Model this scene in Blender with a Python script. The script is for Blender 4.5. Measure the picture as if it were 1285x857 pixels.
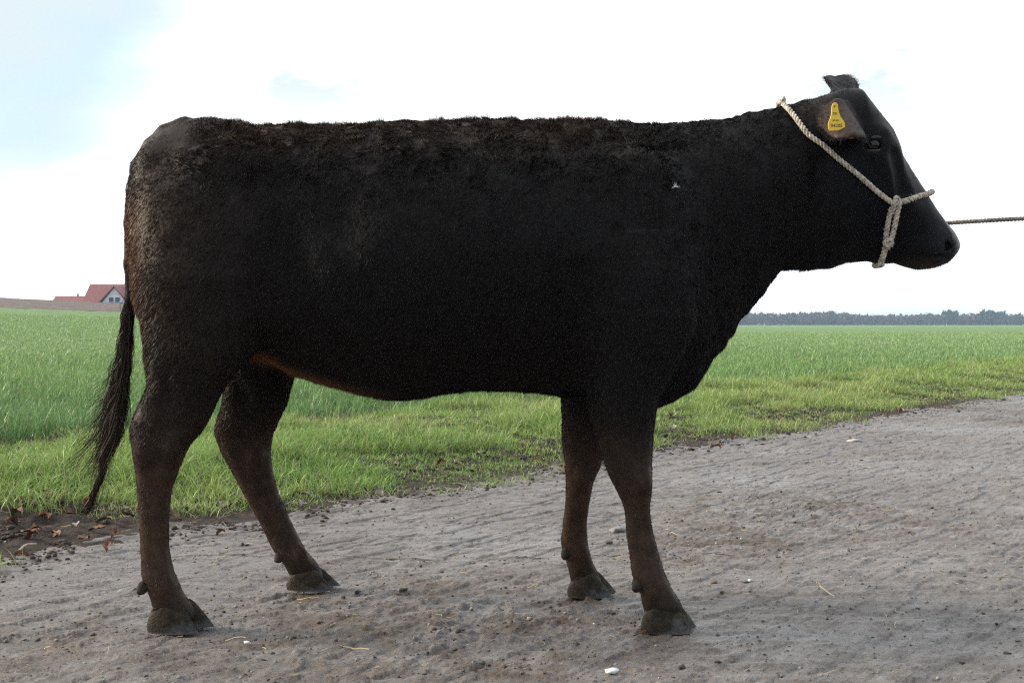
import bpy, math
import numpy as np
from mathutils import Vector
from mathutils.bvhtree import BVHTree
R = math.radians
rng = np.random.default_rng(7)
scene = bpy.context.scene
for o in list(bpy.data.objects): bpy.data.objects.remove(o)
C = scene.collection

# ------------------------------------------------------------------ camera
F = 1500.0; CAMH = 0.76; HX, HY = 642.5, 407.0
cam = bpy.data.cameras.new('camera'); camo = bpy.data.objects.new('camera', cam); C.objects.link(camo)
camo.location = (0, 0, CAMH); camo.rotation_euler = (R(90), 0, 0)
cam.sensor_width = 36; cam.lens = F / 1285 * 36; cam.shift_y = -(428.5 - HY) / 1285
cam.clip_start = 0.05; cam.clip_end = 9000
scene.camera = camo
def P(px, py, Y): return np.array([(px - HX) * Y / F, Y, CAMH + (HY - py) * Y / F])
def G(px, py):            # point of the flat ground seen at a pixel
    Y = F * CAMH / (py - HY); return np.array([(px - HX) * Y / F, Y, 0.0])

# ------------------------------------------------------------------ world and sun
SUN_EL, SUN_AZ = R(24), R(-82)        # azimuth clockwise from +Y
w = bpy.data.worlds.new("World"); scene.world = w; w.use_nodes = True
nt = w.node_tree; nt.nodes.clear(); N = nt.nodes.new; L = nt.links.new
out = N('ShaderNodeOutputWorld'); bg = N('ShaderNodeBackground'); bg.inputs[1].default_value = 0.1
sky = N('ShaderNodeTexSky'); sky.sky_type = 'NISHITA'; sky.sun_disc = False
sky.sun_elevation = SUN_EL; sky.sun_rotation = SUN_AZ; sky.dust_density = 1.5; sky.altitude = 100
tc = N('ShaderNodeTexCoord'); mp = N('ShaderNodeMapping'); mp.inputs['Scale'].default_value = (1, 1, 2.2)
mp.inputs['Location'].default_value = (0.35, 0.1, 0.62)
no = N('ShaderNodeTexNoise'); no.inputs['Scale'].default_value = 2.1; no.inputs['Detail'].default_value = 6; no.inputs['Roughness'].default_value = .5
cr = N('ShaderNodeMapRange'); cr.inputs[1].default_value = .30; cr.inputs[2].default_value = .60; cr.interpolation_type = 'SMOOTHSTEP'
# the one clear patch, up and to the left
dp = N('ShaderNodeVectorMath'); dp.operation = 'DISTANCE'; dp.inputs[1].default_value = tuple(Vector((-.445, 1, .235)).normalized())
pm = N('ShaderNodeMapRange'); pm.inputs[1].default_value = .03; pm.inputs[2].default_value = .23; pm.inputs[3].default_value = -.34; pm.inputs[4].default_value = .09
ad = N('ShaderNodeMath'); ad.operation = 'ADD'
mix = N('ShaderNodeMix'); mix.data_type = 'RGBA'
hz = N('ShaderNodeMix'); hz.data_type = 'RGBA'; hz.inputs[0].default_value = .8
hz.inputs[7].default_value = (4.1, 5.2, 5.8, 1)
L(tc.outputs['Generated'], mp.inputs[0]); L(mp.outputs[0], no.inputs['Vector'])
L(tc.outputs['Generated'], dp.inputs[0]); L(dp.outputs['Value'], pm.inputs[0])
L(no.outputs['Fac'], ad.inputs[0]); L(pm.outputs[0], ad.inputs[1]); L(ad.outputs[0], cr.inputs[0])
L(cr.outputs[0], mix.inputs[0]); L(sky.outputs[0], hz.inputs[6]); L(hz.outputs[2], mix.inputs[6])
dt = N('ShaderNodeVectorMath'); dt.operation = 'DOT_PRODUCT'; dt.inputs[1].default_value = tuple(Vector((-.35, .93, .1)).normalized())
dm = N('ShaderNodeMapRange'); dm.inputs[1].default_value = -.5; dm.inputs[2].default_value = .12; dm.interpolation_type = 'SMOOTHSTEP'
cm_ = N('ShaderNodeMix'); cm_.data_type = 'RGBA'; cm_.inputs[6].default_value = (3.6, 3.9, 4.4, 1); cm_.inputs[7].default_value = (9.3, 9.5, 9.8, 1)
L(tc.outputs['Generated'], dt.inputs[0]); L(dt.outputs['Value'], dm.inputs[0]); L(dm.outputs[0], cm_.inputs[0]); L(cm_.outputs[2], mix.inputs[7])
n2 = N('ShaderNodeTexNoise'); n2.inputs['Scale'].default_value = 4.2; n2.inputs['Detail'].default_value = 7; n2.inputs['Roughness'].default_value = .6
m2 = N('ShaderNodeMapping'); m2.inputs['Scale'].default_value = (1, 1, 2.6); m2.inputs['Location'].default_value = (1.3, .7, .2); L(tc.outputs['Generated'], m2.inputs[0]); L(m2.outputs[0], n2.inputs['Vector'])
f2 = N('ShaderNodeMapRange'); f2.inputs[1].default_value = .45; f2.inputs[2].default_value = .60; f2.inputs[4].default_value = .94; L(n2.outputs['Fac'], f2.inputs[0])
sz = N('ShaderNodeSeparateXYZ'); L(tc.outputs['Generated'], sz.inputs[0]); e2_ = N('ShaderNodeMapRange'); e2_.inputs[1].default_value = .10; e2_.inputs[2].default_value = .19; L(sz.outputs['Z'], e2_.inputs[0])
mu = N('ShaderNodeMath'); mu.operation = 'MULTIPLY'; L(f2.outputs[0], mu.inputs[0]); L(e2_.outputs[0], mu.inputs[1])
th = N('ShaderNodeMix'); th.data_type = 'RGBA'; th.inputs[7].default_value = (4.3, 4.9, 5.1, 1); L(mu.outputs[0], th.inputs[0]); L(mix.outputs[2], th.inputs[6])
L(th.outputs[2], bg.inputs[0]); L(bg.outputs[0], out.inputs[0])
sun = bpy.data.lights.new('sun', 'SUN'); suno = bpy.data.objects.new('sun', sun); C.objects.link(suno)
sun.energy = 3.0; sun.angle = R(18); sun.color = (1, .86, .68)
sd = Vector((math.sin(SUN_AZ) * math.cos(SUN_EL), math.cos(SUN_AZ) * math.cos(SUN_EL), math.sin(SUN_EL)))
suno.rotation_euler = (-sd).to_track_quat('-Z', 'Y').to_euler(); suno.location = (-20, 3, 12)
vs = scene.view_settings; vs.view_transform = 'Standard'; vs.look = 'None'; vs.exposure = 0.9; vs.gamma = 1; vs.use_curve_mapping = False
scene.cycles.use_denoising = False; scene.cycles.filter_width = 1.25; scene.cycles.use_adaptive_sampling = False; scene.cycles.max_bounces = 6; scene.cycles.diffuse_bounces = 3; scene.cycles.volume_bounces = 1; scene.cycles.transmission_bounces = 3

# ------------------------------------------------------------------ helpers
def tag(o, label=None, cat=None, group=None, kind=None):
    if label: o['label'] = label
    if cat: o['category'] = cat
    if group: o['group'] = group
    if kind: o['kind'] = kind
    return o
def hash3(ix, iy, iz, seed):
    h = (ix.astype(np.int64) * 374761393 + iy.astype(np.int64) * 668265263 + iz.astype(np.int64) * 1440662683 + seed * 974634777) & 0xffffffff
    h = ((h ^ (h >> 13)) * 1274126177) & 0xffffffff
    h = ((h ^ (h >> 15)) * 2246822519) & 0xffffffff
    return ((h ^ (h >> 16)) & 0xffffff) / float(0xffffff)
def vnoise(p, seed=0):                 # value noise, p (N,2|3) -> 0..1
    p = np.asarray(p, float)
    if p.shape[1] == 2: p = np.c_[p, np.zeros(len(p))]
    i = np.floor(p).astype(np.int64); f = p - i; f = f * f * f * (f * (f * 6 - 15) + 10)
    r = 0
    for a in (0, 1):
        for b in (0, 1):
            for c in (0, 1):
                wt = (f[:, 0] if a else 1 - f[:, 0]) * (f[:, 1] if b else 1 - f[:, 1]) * (f[:, 2] if c else 1 - f[:, 2])
                r = r + wt * hash3(i[:, 0] + a, i[:, 1] + b, i[:, 2] + c, seed)
    return r
def fbm(p, oct=4, seed=0, gain=.5):
    a, s, t = 1., 0., 0.; q = np.asarray(p, float)
    for k in range(oct):
        s = s + a * vnoise(q, seed + k); t += a; a *= gain; q = q * 2.03 + 17.3
    return s / t
def sm(x, a, b):
    t = np.clip((x - a) / (b - a), 0, 1); return t * t * (3 - 2 * t)
def mesh_np(name, V, quads=None, tris=None, mat=None, parent=None, smooth=True, col=None, extra=None):
    me = bpy.data.meshes.new(name); V = np.asarray(V, np.float32)
    nq = 0 if quads is None else len(quads); ntr = 0 if tris is None else len(tris)
    me.vertices.add(len(V)); me.vertices.foreach_set('co', V.ravel())
    li = []
    if nq: li.append(np.asarray(quads, np.int32).ravel())
    if ntr: li.append(np.asarray(tris, np.int32).ravel())
    li = np.concatenate(li); me.loops.add(len(li)); me.loops.foreach_set('vertex_index', li)
    me.polygons.add(nq + ntr)
    st = np.concatenate([np.arange(nq) * 4, nq * 4 + np.arange(ntr) * 3]).astype(np.int32)
    me.polygons.foreach_set('loop_start', st)
    me.polygons.foreach_set('use_smooth', np.full(nq + ntr, bool(smooth)))
    me.update(calc_edges=True)
    if col is not None:
        a = me.color_attributes.new('Col', 'FLOAT_COLOR', 'POINT')
        a.data.foreach_set('color', np.c_[col, np.ones(len(V))].astype(np.float32).ravel())
    if mat: me.materials.append(mat)
    o = bpy.data.objects.new(name, me); C.objects.link(o)
    if parent: o.parent = parent
    return o
def empty(name, loc=(0, 0, 0)):
    o = bpy.data.objects.new(name, None); C.objects.link(o); o.location = loc; return o

def mat_new(name):
    m = bpy.data.materials.new(name); m.use_nodes = True; n = m.node_tree
    b = n.nodes['Principled BSDF']; return m, n, b
def vcol_mat(name, rough=.6, spec=.3, trans=0.0, noise=0.0, nscale=40, sheen=0.0, transcol=None):
    m, n, b = mat_new(name)
    a = n.nodes.new('ShaderNodeAttribute'); a.attribute_name = 'Col'
    src = a.outputs['Color']
    if noise:
        t = n.nodes.new('ShaderNodeTexNoise'); t.inputs['Scale'].default_value = nscale; t.inputs['Detail'].default_value = 5
        g = n.nodes.new('ShaderNodeNewGeometry'); n.links.new(g.outputs['Position'], t.inputs['Vector'])
        mr = n.nodes.new('ShaderNodeMapRange'); mr.inputs[1].default_value = .3; mr.inputs[2].default_value = .7
        mr.inputs[3].default_value = 1 - noise; mr.inputs[4].default_value = 1 + noise
        vm = n.nodes.new('ShaderNodeVectorMath'); vm.operation = 'SCALE'
        n.links.new(t.outputs['Fac'], mr.inputs[0]); n.links.new(src, vm.inputs[0]); n.links.new(mr.outputs[0], vm.inputs['Scale'])
        src = vm.outputs[0]
    n.links.new(src, b.inputs['Base Color'])
    b.inputs['Roughness'].default_value = rough; b.inputs['Specular IOR Level'].default_value = spec
    if sheen: b.inputs['Sheen Weight'].default_value = sheen
    if trans:
        tb = n.nodes.new('ShaderNodeBsdfTranslucent'); mx = n.nodes.new('ShaderNodeMixShader'); mx.inputs[0].default_value = trans
        n.links.new(src, tb.inputs['Color']); n.links.new(b.outputs[0], mx.inputs[1]); n.links.new(tb.outputs[0], mx.inputs[2])
        n.links.new(mx.outputs[0], n.nodes['Material Output'].inputs[0])
    return m
def plain(name, col, rough=.6, spec=.4, noise=.25, nscale=30, bump=0.0, bscale=200, coat=0):
    m, n, b = mat_new(name)
    g = n.nodes.new('ShaderNodeTexCoord')
    t = n.nodes.new('ShaderNodeTexNoise'); t.inputs['Scale'].default_value = nscale; t.inputs['Detail'].default_value = 6
    n.links.new(g.outputs['Object'], t.inputs['Vector'])
    r = n.nodes.new('ShaderNodeValToRGB'); r.color_ramp.elements[0].position = .3; r.color_ramp.elements[1].position = .7
    r.color_ramp.elements[0].color = tuple(c * (1 - noise) for c in col) + (1,); r.color_ramp.elements[1].color = tuple(min(1, c * (1 + noise)) for c in col) + (1,)
    n.links.new(t.outputs['Fac'], r.inputs[0]); n.links.new(r.outputs[0], b.inputs['Base Color'])
    b.inputs['Roughness'].default_value = rough; b.inputs['Specular IOR Level'].default_value = spec; b.inputs['Coat Weight'].default_value = coat
    if bump:
        t2 = n.nodes.new('ShaderNodeTexNoise'); t2.inputs['Scale'].default_value = bscale; t2.inputs['Detail'].default_value = 4
        bp = n.nodes.new('ShaderNodeBump'); bp.inputs['Strength'].default_value = bump; bp.inputs['Distance'].default_value = .004
        n.links.new(g.outputs['Object'], t2.inputs['Vector']); n.links.new(t2.outputs['Fac'], bp.inputs['Height']); n.links.new(bp.outputs[0], b.inputs['Normal'])
    return m

# ------------------------------------------------------------------ terrain
ND = np.array([-.79, .613]); TD = np.array([.613, .79])       # away from / along the track
def edge_s(X, Y):        # signed distance beyond the track's far edge (positive: on the verge)
    return (X - 0.0) * ND[0] + (Y - 6.10) * ND[1]
def edge_t(X, Y): return X * TD[0] + (Y - 6.1) * TD[1]
def hill(X, Y):
    f = np.clip((-X + .10 * Y) / np.maximum(.53 * Y, 1), 0, 1.4)    # 1 at the photo's left border
    f = f * f * (3 - 2 * np.clip(f, 0, 1)) if False else np.clip(f, 0, 1.4)
    r1 = sm(Y, 30, 150) * 2.66 + np.clip((Y - 150) / 80, 0, 1) * 3.1
    drop = sm(Y, 238, 330) * 4.0
    return f * (r1 - drop)
def verge_h(X, Y):
    s = edge_s(X, Y) - .20; P2 = np.c_[X, Y]
    h = sm(s, -.15, .9) * .075 + sm(s, .2, .8) * (1 - sm(s, 3, 5)) * .05 * (fbm(P2 * 2.3, 3, 5) - .5) * 2
    h += sm(s, -.2, .1) * (1 - sm(s, 6, 9)) * .05 * (fbm(P2 * 7, 3, 9) - .5)
    h += sm(s, -.25, -.05) * (1 - sm(s, 1.6, 2.6)) * (.045 * (fbm(P2 * 16, 4, 12, .65) - .5) + .012)
    return h
def ground_z(X, Y):
    s = edge_s(X, Y)
    return hill(X, Y) + np.where(s > -.3, verge_h(X, Y), 0) - (1 - sm(s, -.45, -.02)) * .10
def grid_mesh(xs, ys, zf, name, mat, **k):
    X, Y = np.meshgrid(xs, ys); X, Y = X.ravel(), Y.ravel()
    V = np.c_[X, Y, zf(X, Y)]; nx, ny = len(xs), len(ys)
    i = (np.arange(ny - 1)[:, None] * nx + np.arange(nx - 1)[None]).ravel()
    return mesh_np(name, V, quads=np.c_[i, i + 1, i + nx + 1, i + nx], mat=mat, **k)
def axis_pts(lo, hi, core_lo, core_hi, step, grow=1.12):
    c = list(np.arange(core_lo, core_hi + step * .5, step)); s = step; x = c[-1]
    while x < hi: s *= grow; x += s; c.append(x)
    s = step; x = c[0]; l = []
    while x > lo: s *= grow; x -= s; l.append(x)
    return np.array(l[::-1] + c)

# ground material: soil near the track, green where crop is too far to see blades
gm, n, b = mat_new('field_soil')
geo = n.nodes.new('ShaderNodeNewGeometry'); sp = n.nodes.new('ShaderNodeSeparateXYZ'); n.links.new(geo.outputs['Position'], sp.inputs[0])
def tex(scale, detail=6, rough=.55, stretch=None):
    t = n.nodes.new('ShaderNodeTexNoise'); t.inputs['Scale'].default_value = scale; t.inputs['Detail'].default_value = detail; t.inputs['Roughness'].default_value = rough
    if stretch:
        m_ = n.nodes.new('ShaderNodeMapping'); m_.inputs['Scale'].default_value = stretch; m_.inputs['Rotation'].default_value = (0, 0, R(52) if len(stretch) == 3 else 0)
        n.links.new(geo.outputs['Position'], m_.inputs[0]); n.links.new(m_.outputs[0], t.inputs['Vector'])
    else: n.links.new(geo.outputs['Position'], t.inputs['Vector'])
    return t
def ramp(src, stops):
    r = n.nodes.new('ShaderNodeValToRGB'); e = r.color_ramp.elements
    while len(e) < len(stops): e.new(.5)
    for q, (p_, c_) in zip(e, stops): q.position = p_; q.color = tuple(c_) + (1,)
    n.links.new(src, r.inputs[0]); return r
def mixc(f, a, b_):
    m_ = n.nodes.new('ShaderNodeMix'); m_.data_type = 'RGBA'
    if isinstance(f, float): m_.inputs[0].default_value = f
    else: n.links.new(f, m_.inputs[0])
    for s_, k_ in ((a, 6), (b_, 7)):
        if isinstance(s_, tuple): m_.inputs[k_].default_value = s_ + (1,)
        else: n.links.new(s_, m_.inputs[k_])
    return m_.outputs[2]
def mrange(src, a, b_, c_=0., d_=1.):
    m_ = n.nodes.new('ShaderNodeMapRange'); n.links.new(src, m_.inputs[0])
    for k_, v_ in zip((1, 2, 3, 4), (a, b_, c_, d_)): m_.inputs[k_].default_value = v_
    return m_.outputs[0]
soil = ramp(tex(24, 8, .7).outputs['Fac'], [(.3, (.028, .021, .017)), (.55, (.070, .054, .044)), (.75, (.15, .125, .105))])
green = ramp(tex(.35, 8, .6).outputs['Fac'], [(.35, (.125, .215, .075)), (.65, (.16, .25, .095))])
far = mrange(sp.outputs['Y'], 30, 75)
mid = mixc(mrange(sp.outputs['Y'], 9, 22, 0, .75), soil.outputs[0], (.05, .085, .02))
n.links.new(mixc(far, mid, green.outputs[0]), b.inputs['Base Color'])
b.inputs['Roughness'].default_value = .85; b.inputs['Specular IOR Level'].default_value = .2
bp = n.nodes.new('ShaderNodeBump'); bp.inputs['Strength'].default_value = 1; bp.inputs['Distance'].default_value = .05
n.links.new(tex(35, 6, .65).outputs['Fac'], bp.inputs['Height']); n.links.new(bp.outputs[0], b.inputs['Normal'])

xs = axis_pts(-2500, 2500, -4, 7, .018, 1.06); ys = axis_pts(-60, 3200, 3.0, 12.5, .018, 1.04)
tag(grid_mesh(xs, ys, ground_z, 'ground', gm), kind='structure')

# ploughed field behind the crop, on the rise at the left
pm_, n, b = mat_new('ploughed_soil'); geo = n.nodes.new('ShaderNodeNewGeometry')
r_ = ramp(tex(.5, 8, .7).outputs['Fac'], [(.3, (.10, .075, .065)), (.7, (.19, .15, .13))]); n.links.new(r_.outputs[0], b.inputs['Base Color'])
b.inputs['Roughness'].default_value = .95; b.inputs['Specular IOR Level'].default_value = .1
def pf(X, Y): return hill(X, Y) + .12 + .12 * (fbm(np.c_[X * .6, Y * 1.5], 3, 3) - .5) * 2
tag(grid_mesh(np.linspace(-190, -8, 365), np.linspace(150, 262, 90), pf, 'ploughed_field', pm_), kind='structure')

# ------------------------------------------------------------------ track
rm, n, b = mat_new('muddy_track'); geo = n.nodes.new('ShaderNodeNewGeometry')
att = n.nodes.new('ShaderNodeAttribute'); att.attribute_name = 'Col'
def aniso(along, across, detail=5, rough=.6, off=0.):
    m1 = n.nodes.new('ShaderNodeMapping'); m1.inputs['Rotation'].default_value = (0, 0, -math.atan2(TD[1], TD[0])); m1.inputs['Location'].default_value = (off, off, 0)
    m2_ = n.nodes.new('ShaderNodeMapping'); m2_.inputs['Scale'].default_value = (along, across, 1)
    t = n.nodes.new('ShaderNodeTexNoise'); t.inputs['Scale'].default_value = 1; t.inputs['Detail'].default_value = detail; t.inputs['Roughness'].default_value = rough
    n.links.new(geo.outputs['Position'], m1.inputs[0]); n.links.new(m1.outputs[0], m2_.inputs[0]); n.links.new(m2_.outputs[0], t.inputs['Vector']); return t
fine = tex(75, 9, .75); str1 = aniso(5, 42, 6, .65); str2 = aniso(14, 90, 5, .65, 3.); med = tex(9, 7, .6); big = tex(1.3, 5, .5)
base = ramp(med.outputs['Fac'], [(.3, (.125, .109, .100)), (.52, (.176, .159, .150)), (.72, (.222, .206, .199))])
spk = ramp(fine.outputs['Fac'], [(.36, (.30, .27, .25)), (.455, (.95, .95, .95)), (.58, (1.05, 1.05, 1.05)), (.66, (1.75, 1.72, 1.68))])
def mulc(a, b_):
    m_ = n.nodes.new('ShaderNodeMix'); m_.data_type = 'RGBA'; m_.blend_type = 'MULTIPLY'; m_.inputs[0].default_value = 1
    n.links.new(a, m_.inputs[6]); n.links.new(b_, m_.inputs[7]); return m_.outputs[2]
c_ = mulc(base.outputs[0], spk.outputs[0])
c_ = mulc(c_, att.outputs['Color'])
c_ = mulc(c_, ramp(str1.outputs['Fac'], [(.33, (.55, .52, .50)), (.43, (1, 1, 1)), (.60, (1, 1, 1)), (.68, (1.22, 1.22, 1.24))]).outputs[0])
c_ = mulc(c_, ramp(str2.outputs['Fac'], [(.34, (.70, .67, .65)), (.44, (1, 1, 1))]).outputs[0])
n.links.new(c_, b.inputs['Base Color'])
n.links.new(mrange(big.outputs['Fac'], .35, .65, .40, .68), b.inputs['Roughness']); b.inputs['Specular IOR Level'].default_value = .42
bp = n.nodes.new('ShaderNodeBump'); bp.inputs['Strength'].default_value = 1.0; bp.inputs['Distance'].default_value = .005
bp2 = n.nodes.new('ShaderNodeBump'); bp2.inputs['Strength'].default_value = .8; bp2.inputs['Distance'].default_value = .0025
ma_ = n.nodes.new('ShaderNodeMath'); ma_.operation = 'ADD'; n.links.new(tex(48, 9, .75).outputs['Fac'], ma_.inputs[0]); n.links.new(mrange(str1.outputs['Fac'], .40, .46, 0, .35), ma_.inputs[1])
n.links.new(ma_.outputs[0], bp.inputs['Height'])
n.links.new(tex(150, 5, .7).outputs['Fac'], bp2.inputs['Height'])
n.links.new(bp.outputs[0], bp2.inputs['Normal']); n.links.new(bp2.outputs[0], b.inputs['Normal'])

CL = [(1010, 640, .55, 1.2), (930, 672, .35, 1.), (850, 690, .25, .8), (520, 770, .5, 1.), (735, 775, .2, 1.2), (640, 800, .4, .8), (745, 745, .14, 1.5), (1120, 560, .4, .6), (80, 800, .3, .5), (430, 745, .3, .6), (1250, 520, .8, .8)]
CLW = [(G(a, b_)[:2], r, k) for a, b_, r, k in CL]
def dirt(X, Y):
    d = 0
    for c, r, k in CLW: d = np.maximum(d, k * np.exp(-((X - c[0]) ** 2 + ((Y - c[1]) * .8) ** 2) / (r * r)))
    return d
def track_h(X, Y):
    P2 = np.c_[X, Y]; s, t = edge_s(X, Y), edge_t(X, Y)
    h = .014 * (fbm(P2 * .9, 2, 40) - .5)
    wv3 = fbm(P2 * 1.7, 2, 8)
    q = np.c_[t * 1.6 + 1.2 * wv3, s * 7.5 + 1.5 * wv3]
    rid = 1 - np.abs(2 * fbm(q, 3, 21) - 1); h += .006 * (rid ** 8) * vnoise(P2 * 1.3, 77)
    h += .003 * (fbm(np.c_[t * 5, s * 20], 3, 31) - .5)
    ste = fbm(np.c_[t * 3.5 + wv3, s * 16], 3, 61); h += .0045 * sm(ste, .50, .525)
    ste = fbm(np.c_[X * 6, Y * 30], 3, 65); h += .0038 * sm(ste, .55, .57)
    h += .0025 * (fbm(P2 * 45, 3, 90, .8) - .5); h += .0035 * np.clip(fbm(np.c_[X * 18, Y * 34], 3, 95, .6) - .56, 0, 1) * 2
    for ro, dp in ((-1.05, .014), (-2.75, .012)): h -= dp * np.exp(-((s - ro - .08 * np.sin(t * .8)) / .20) ** 2)
    d = dirt(X, Y)
    h += d * .014 * np.clip(fbm(P2 * 30, 3, 120, .75) - .45, 0, 1) * 2
    h += sm(s, -.55, -.05) * .035 * (fbm(P2 * 6, 4, 140, .6) - .35)
    return h
def track_z(X, Y):
    s = edge_s(X, Y)
    # feet stay on z = 0 : flatten towards the mean there
    return track_h(X, Y) - .012 + hill(X, Y)
ws = []; t_ = -9.; 
xs = []; 
ta = [-9.5]
# rows follow depth; columns follow X
yy = [1.3]
while yy[-1] < 60: yy.append(yy[-1] + max(.012, yy[-1] * .0032))
yy = np.array([-14, -9, -6, -4, -2.5, -1.2, -.4, .3, .8] + yy)
U = np.linspace(0, 1, 760)
rowsV = []
def left_edge(Y): return -(Y - 6.10) * ND[1] / ND[0]          # X where edge_s == 0
for y in yy:
    xl = left_edge(y) - .25 if False else left_edge(y)
    xl -= .52
    wdt = 7.0
    # dense where the camera looks
    a, b_ = xl, xl + wdt
    vl, vr = -.46 * max(y, .5) - .3, .46 * max(y, .5) + .3
    lo, hi = max(a, min(vl, b_)), min(b_, max(vr, a))
    if hi - lo > .3:
        nl = 20 if lo > a + .05 else 0; nr = 20 if hi < b_ - .05 else 0
        pts = np.concatenate([np.linspace(a, lo, nl, endpoint=False), np.linspace(lo, hi, 760 - nl - nr), np.linspace(hi, b_, nr + 1)[1:]]) if nl or nr else np.linspace(a, b_, 760)
    else: pts = np.linspace(a, b_, 760)
    rowsV.append(np.c_[pts[:760], np.full(760, y)])
RV = np.concatenate(rowsV); s_ = edge_s(RV[:, 0], RV[:, 1])
wob = .22 * (fbm(np.c_[edge_t(RV[:, 0], RV[:, 1]) * 1.3, 0 * s_], 3, 200) - .5)
z = track_z(RV[:, 0], RV[:, 1]); z -= sm(s_ + wob * .6, .10, .26) * .10
d = dirt(RV[:, 0], RV[:, 1]); nz = fbm(RV * 9, 3, 220); m_d = np.clip(d * 1.3, 0, 1) * sm(nz, .4, .62)
m_e = sm(s_ + (nz - .5) * .9, -.12, .16)
col = np.ones((len(RV), 3)) * (1 - .10 * sm(fbm(RV * np.array([1.2, 3.]), 3, 230), .45, .6)[:, None])
col = col * (1 - m_d[:, None]) + np.array([.70, .61, .52]) * m_d[:, None]
col = col * (1 - m_e[:, None]) + np.array([.34, .29, .25]) * m_e[:, None]
i = (np.arange(len(yy) - 1)[:, None] * 760 + np.arange(759)[None]).ravel()
tag(mesh_np('track', np.c_[RV, z], quads=np.c_[i, i + 1, i + 761, i + 760], mat=rm, col=col), kind='structure')

# ------------------------------------------------------------------ cow: implicit surface
YM = 3.22
def wx(px, Y=YM): return (px - HX) * Y / F
def wz(py, Y=YM): return CAMH + (HY - py) * Y / F
gx = np.concatenate([np.arange(wx(125), wx(985), .0068), np.arange(wx(985), wx(1225), .0036)])
gy = np.arange(2.80, 3.66, .0058)
gz = np.concatenate([np.arange(-.03, .80, .0062), np.arange(.80, 1.52, .0050)])
SH = (len(gx), len(gy), len(gz))
XX = gx[:, None, None].astype(np.float32); YY = gy[None, :, None].astype(np.float32); ZZ = gz[None, None, :].astype(np.float32)
def norm_d(f, ax, ay, az):
    g = np.gradient(f, ax, ay, az); m = np.sqrt(g[0] ** 2 + g[1] ** 2 + g[2] ** 2)
    return np.clip(f / np.maximum(m, 1e-3), -.2, .25).astype(np.float32)
def prof(pts, x, k=3):
    p = np.array(pts, float); v = np.interp(x, p[:, 0], p[:, 1])
    return v
def smooth1(v, n_):
    if n_ < 2: return v
    kx = np.hanning(n_ + 2)[1:-1]; kx /= kx.sum(); return np.convolve(np.pad(v, n_, mode='edge'), kx, 'same')[n_:-n_]
TOP = [(166, 262), (168, 235), (174, 207), (190, 178), (206, 164), (224, 154), (252, 148.5), (280, 152), (308, 157), (332, 160), (350, 159), (380, 159), (434, 160), (503, 155), (562, 155), (617, 152), (671, 154), (717, 153), (758, 152), (790, 155), (826, 157), (862, 154), (894, 151), (925, 146), (947, 141), (988, 132), (1017, 126), (1035, 120), (1060, 112), (1078, 113), (1087, 126), (1100.6, 143), (1114.6, 159), (1123, 175), (1127, 190), (1142.6, 213), (1159, 237), (1170.6, 258), (1184.6, 279), (1196, 293), (1201, 302), (1203, 309)]
BOT = [(166, 270), (170, 330), (182, 400), (200, 425), (250, 435), (300, 434), (320, 438), (341, 446), (369, 468), (407, 480), (448, 491), (494, 500), (516, 499), (562, 492), (598, 488), (635, 488), (671, 490), (698, 494), (760, 504), (824, 510), (848, 501), (870, 486), (881, 470), (893, 449), (908, 435), (923, 410), (937, 391), (951, 375), (965, 357), (979, 341), (993, 337), (1017, 338), (1040, 338), (1063, 330), (1087, 329), (1105, 332.5), (1121, 331), (1133, 335), (1152, 339.5), (1175, 336), (1189, 330), (1198, 321), (1203, 310)]
WID = [(166, .05), (172, .11), (185, .155), (205, .19), (250, .225), (300, .245), (350, .262), (420, .29), (500, .312), (600, .318), (680, .302), (750, .278), (820, .25), (870, .215), (920, .175), (960, .148), (1000, .125), (1030, .108), (1060, .104), (1085, .104), (1105, .103), (1120, .094), (1140, .076), (1160, .068), (1178, .066), (1190, .062), (1198, .048), (1203, .014)]
UPN = [(166, .25), (220, .55), (300, .50), (400, .28), (600, .25), (700, .42), (760, .55), (850, .55), (950, .45), (1030, .25), (1070, -.0), (1110, .10), (1130, .30), (1160, .35), (1203, .15)]
LON = [(166, .1), (300, .2), (450, .18), (650, .18), (780, .35), (870, .45), (940, .35), (1020, .30), (1070, .40), (1120, .45), (1160, .25), (1203, .1)]
CEN = [(166, .5), (400, .48), (800, .5), (950, .55), (1040, .62), (1100, .60), (1150, .5), (1203, .5)]
pxs = gx * F / YM + HX
def S(pts, n_=5): return smooth1(prof(pts, pxs), n_)
zt = S([(a, wz(b_)) for a, b_ in TOP], 3); zb = S([(a, wz(b_)) for a, b_ in BOT], 3); wd = S(WID, 13)
un = S(UPN, 13); ln = S(LON, 13); cf = S(CEN, 13)
zc = zb + (zt - zb) * cf
sh3 = lambda a: a[:, None, None].astype(np.float32)
dz = ZZ - sh3(zc); hu = np.maximum(sh3(zt - zc), .004); hl = np.maximum(sh3(zc - zb), .004)
v = np.where(dz > 0, dz / hu, dz / hl)
wv = sh3(wd) * (1 - sh3(un) * np.clip(v, 0, 1) ** 1.5 * .9 - sh3(ln) * np.clip(-v, 0, 1) ** 1.5 * .9)
f = (np.abs(v) ** 2.35 + (np.abs(YY - YM) / np.maximum(wv, .006)) ** 2.35) ** (1 / 2.35) - 1
out_ = (XX < wx(166.2)) | (XX > wx(1202.8))
f = np.where(out_, 1.0, f)
D = norm_d(f, gx, gy, gz); D = np.where(out_, np.maximum(D, .01), D)
del f, v, wv, dz
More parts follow.
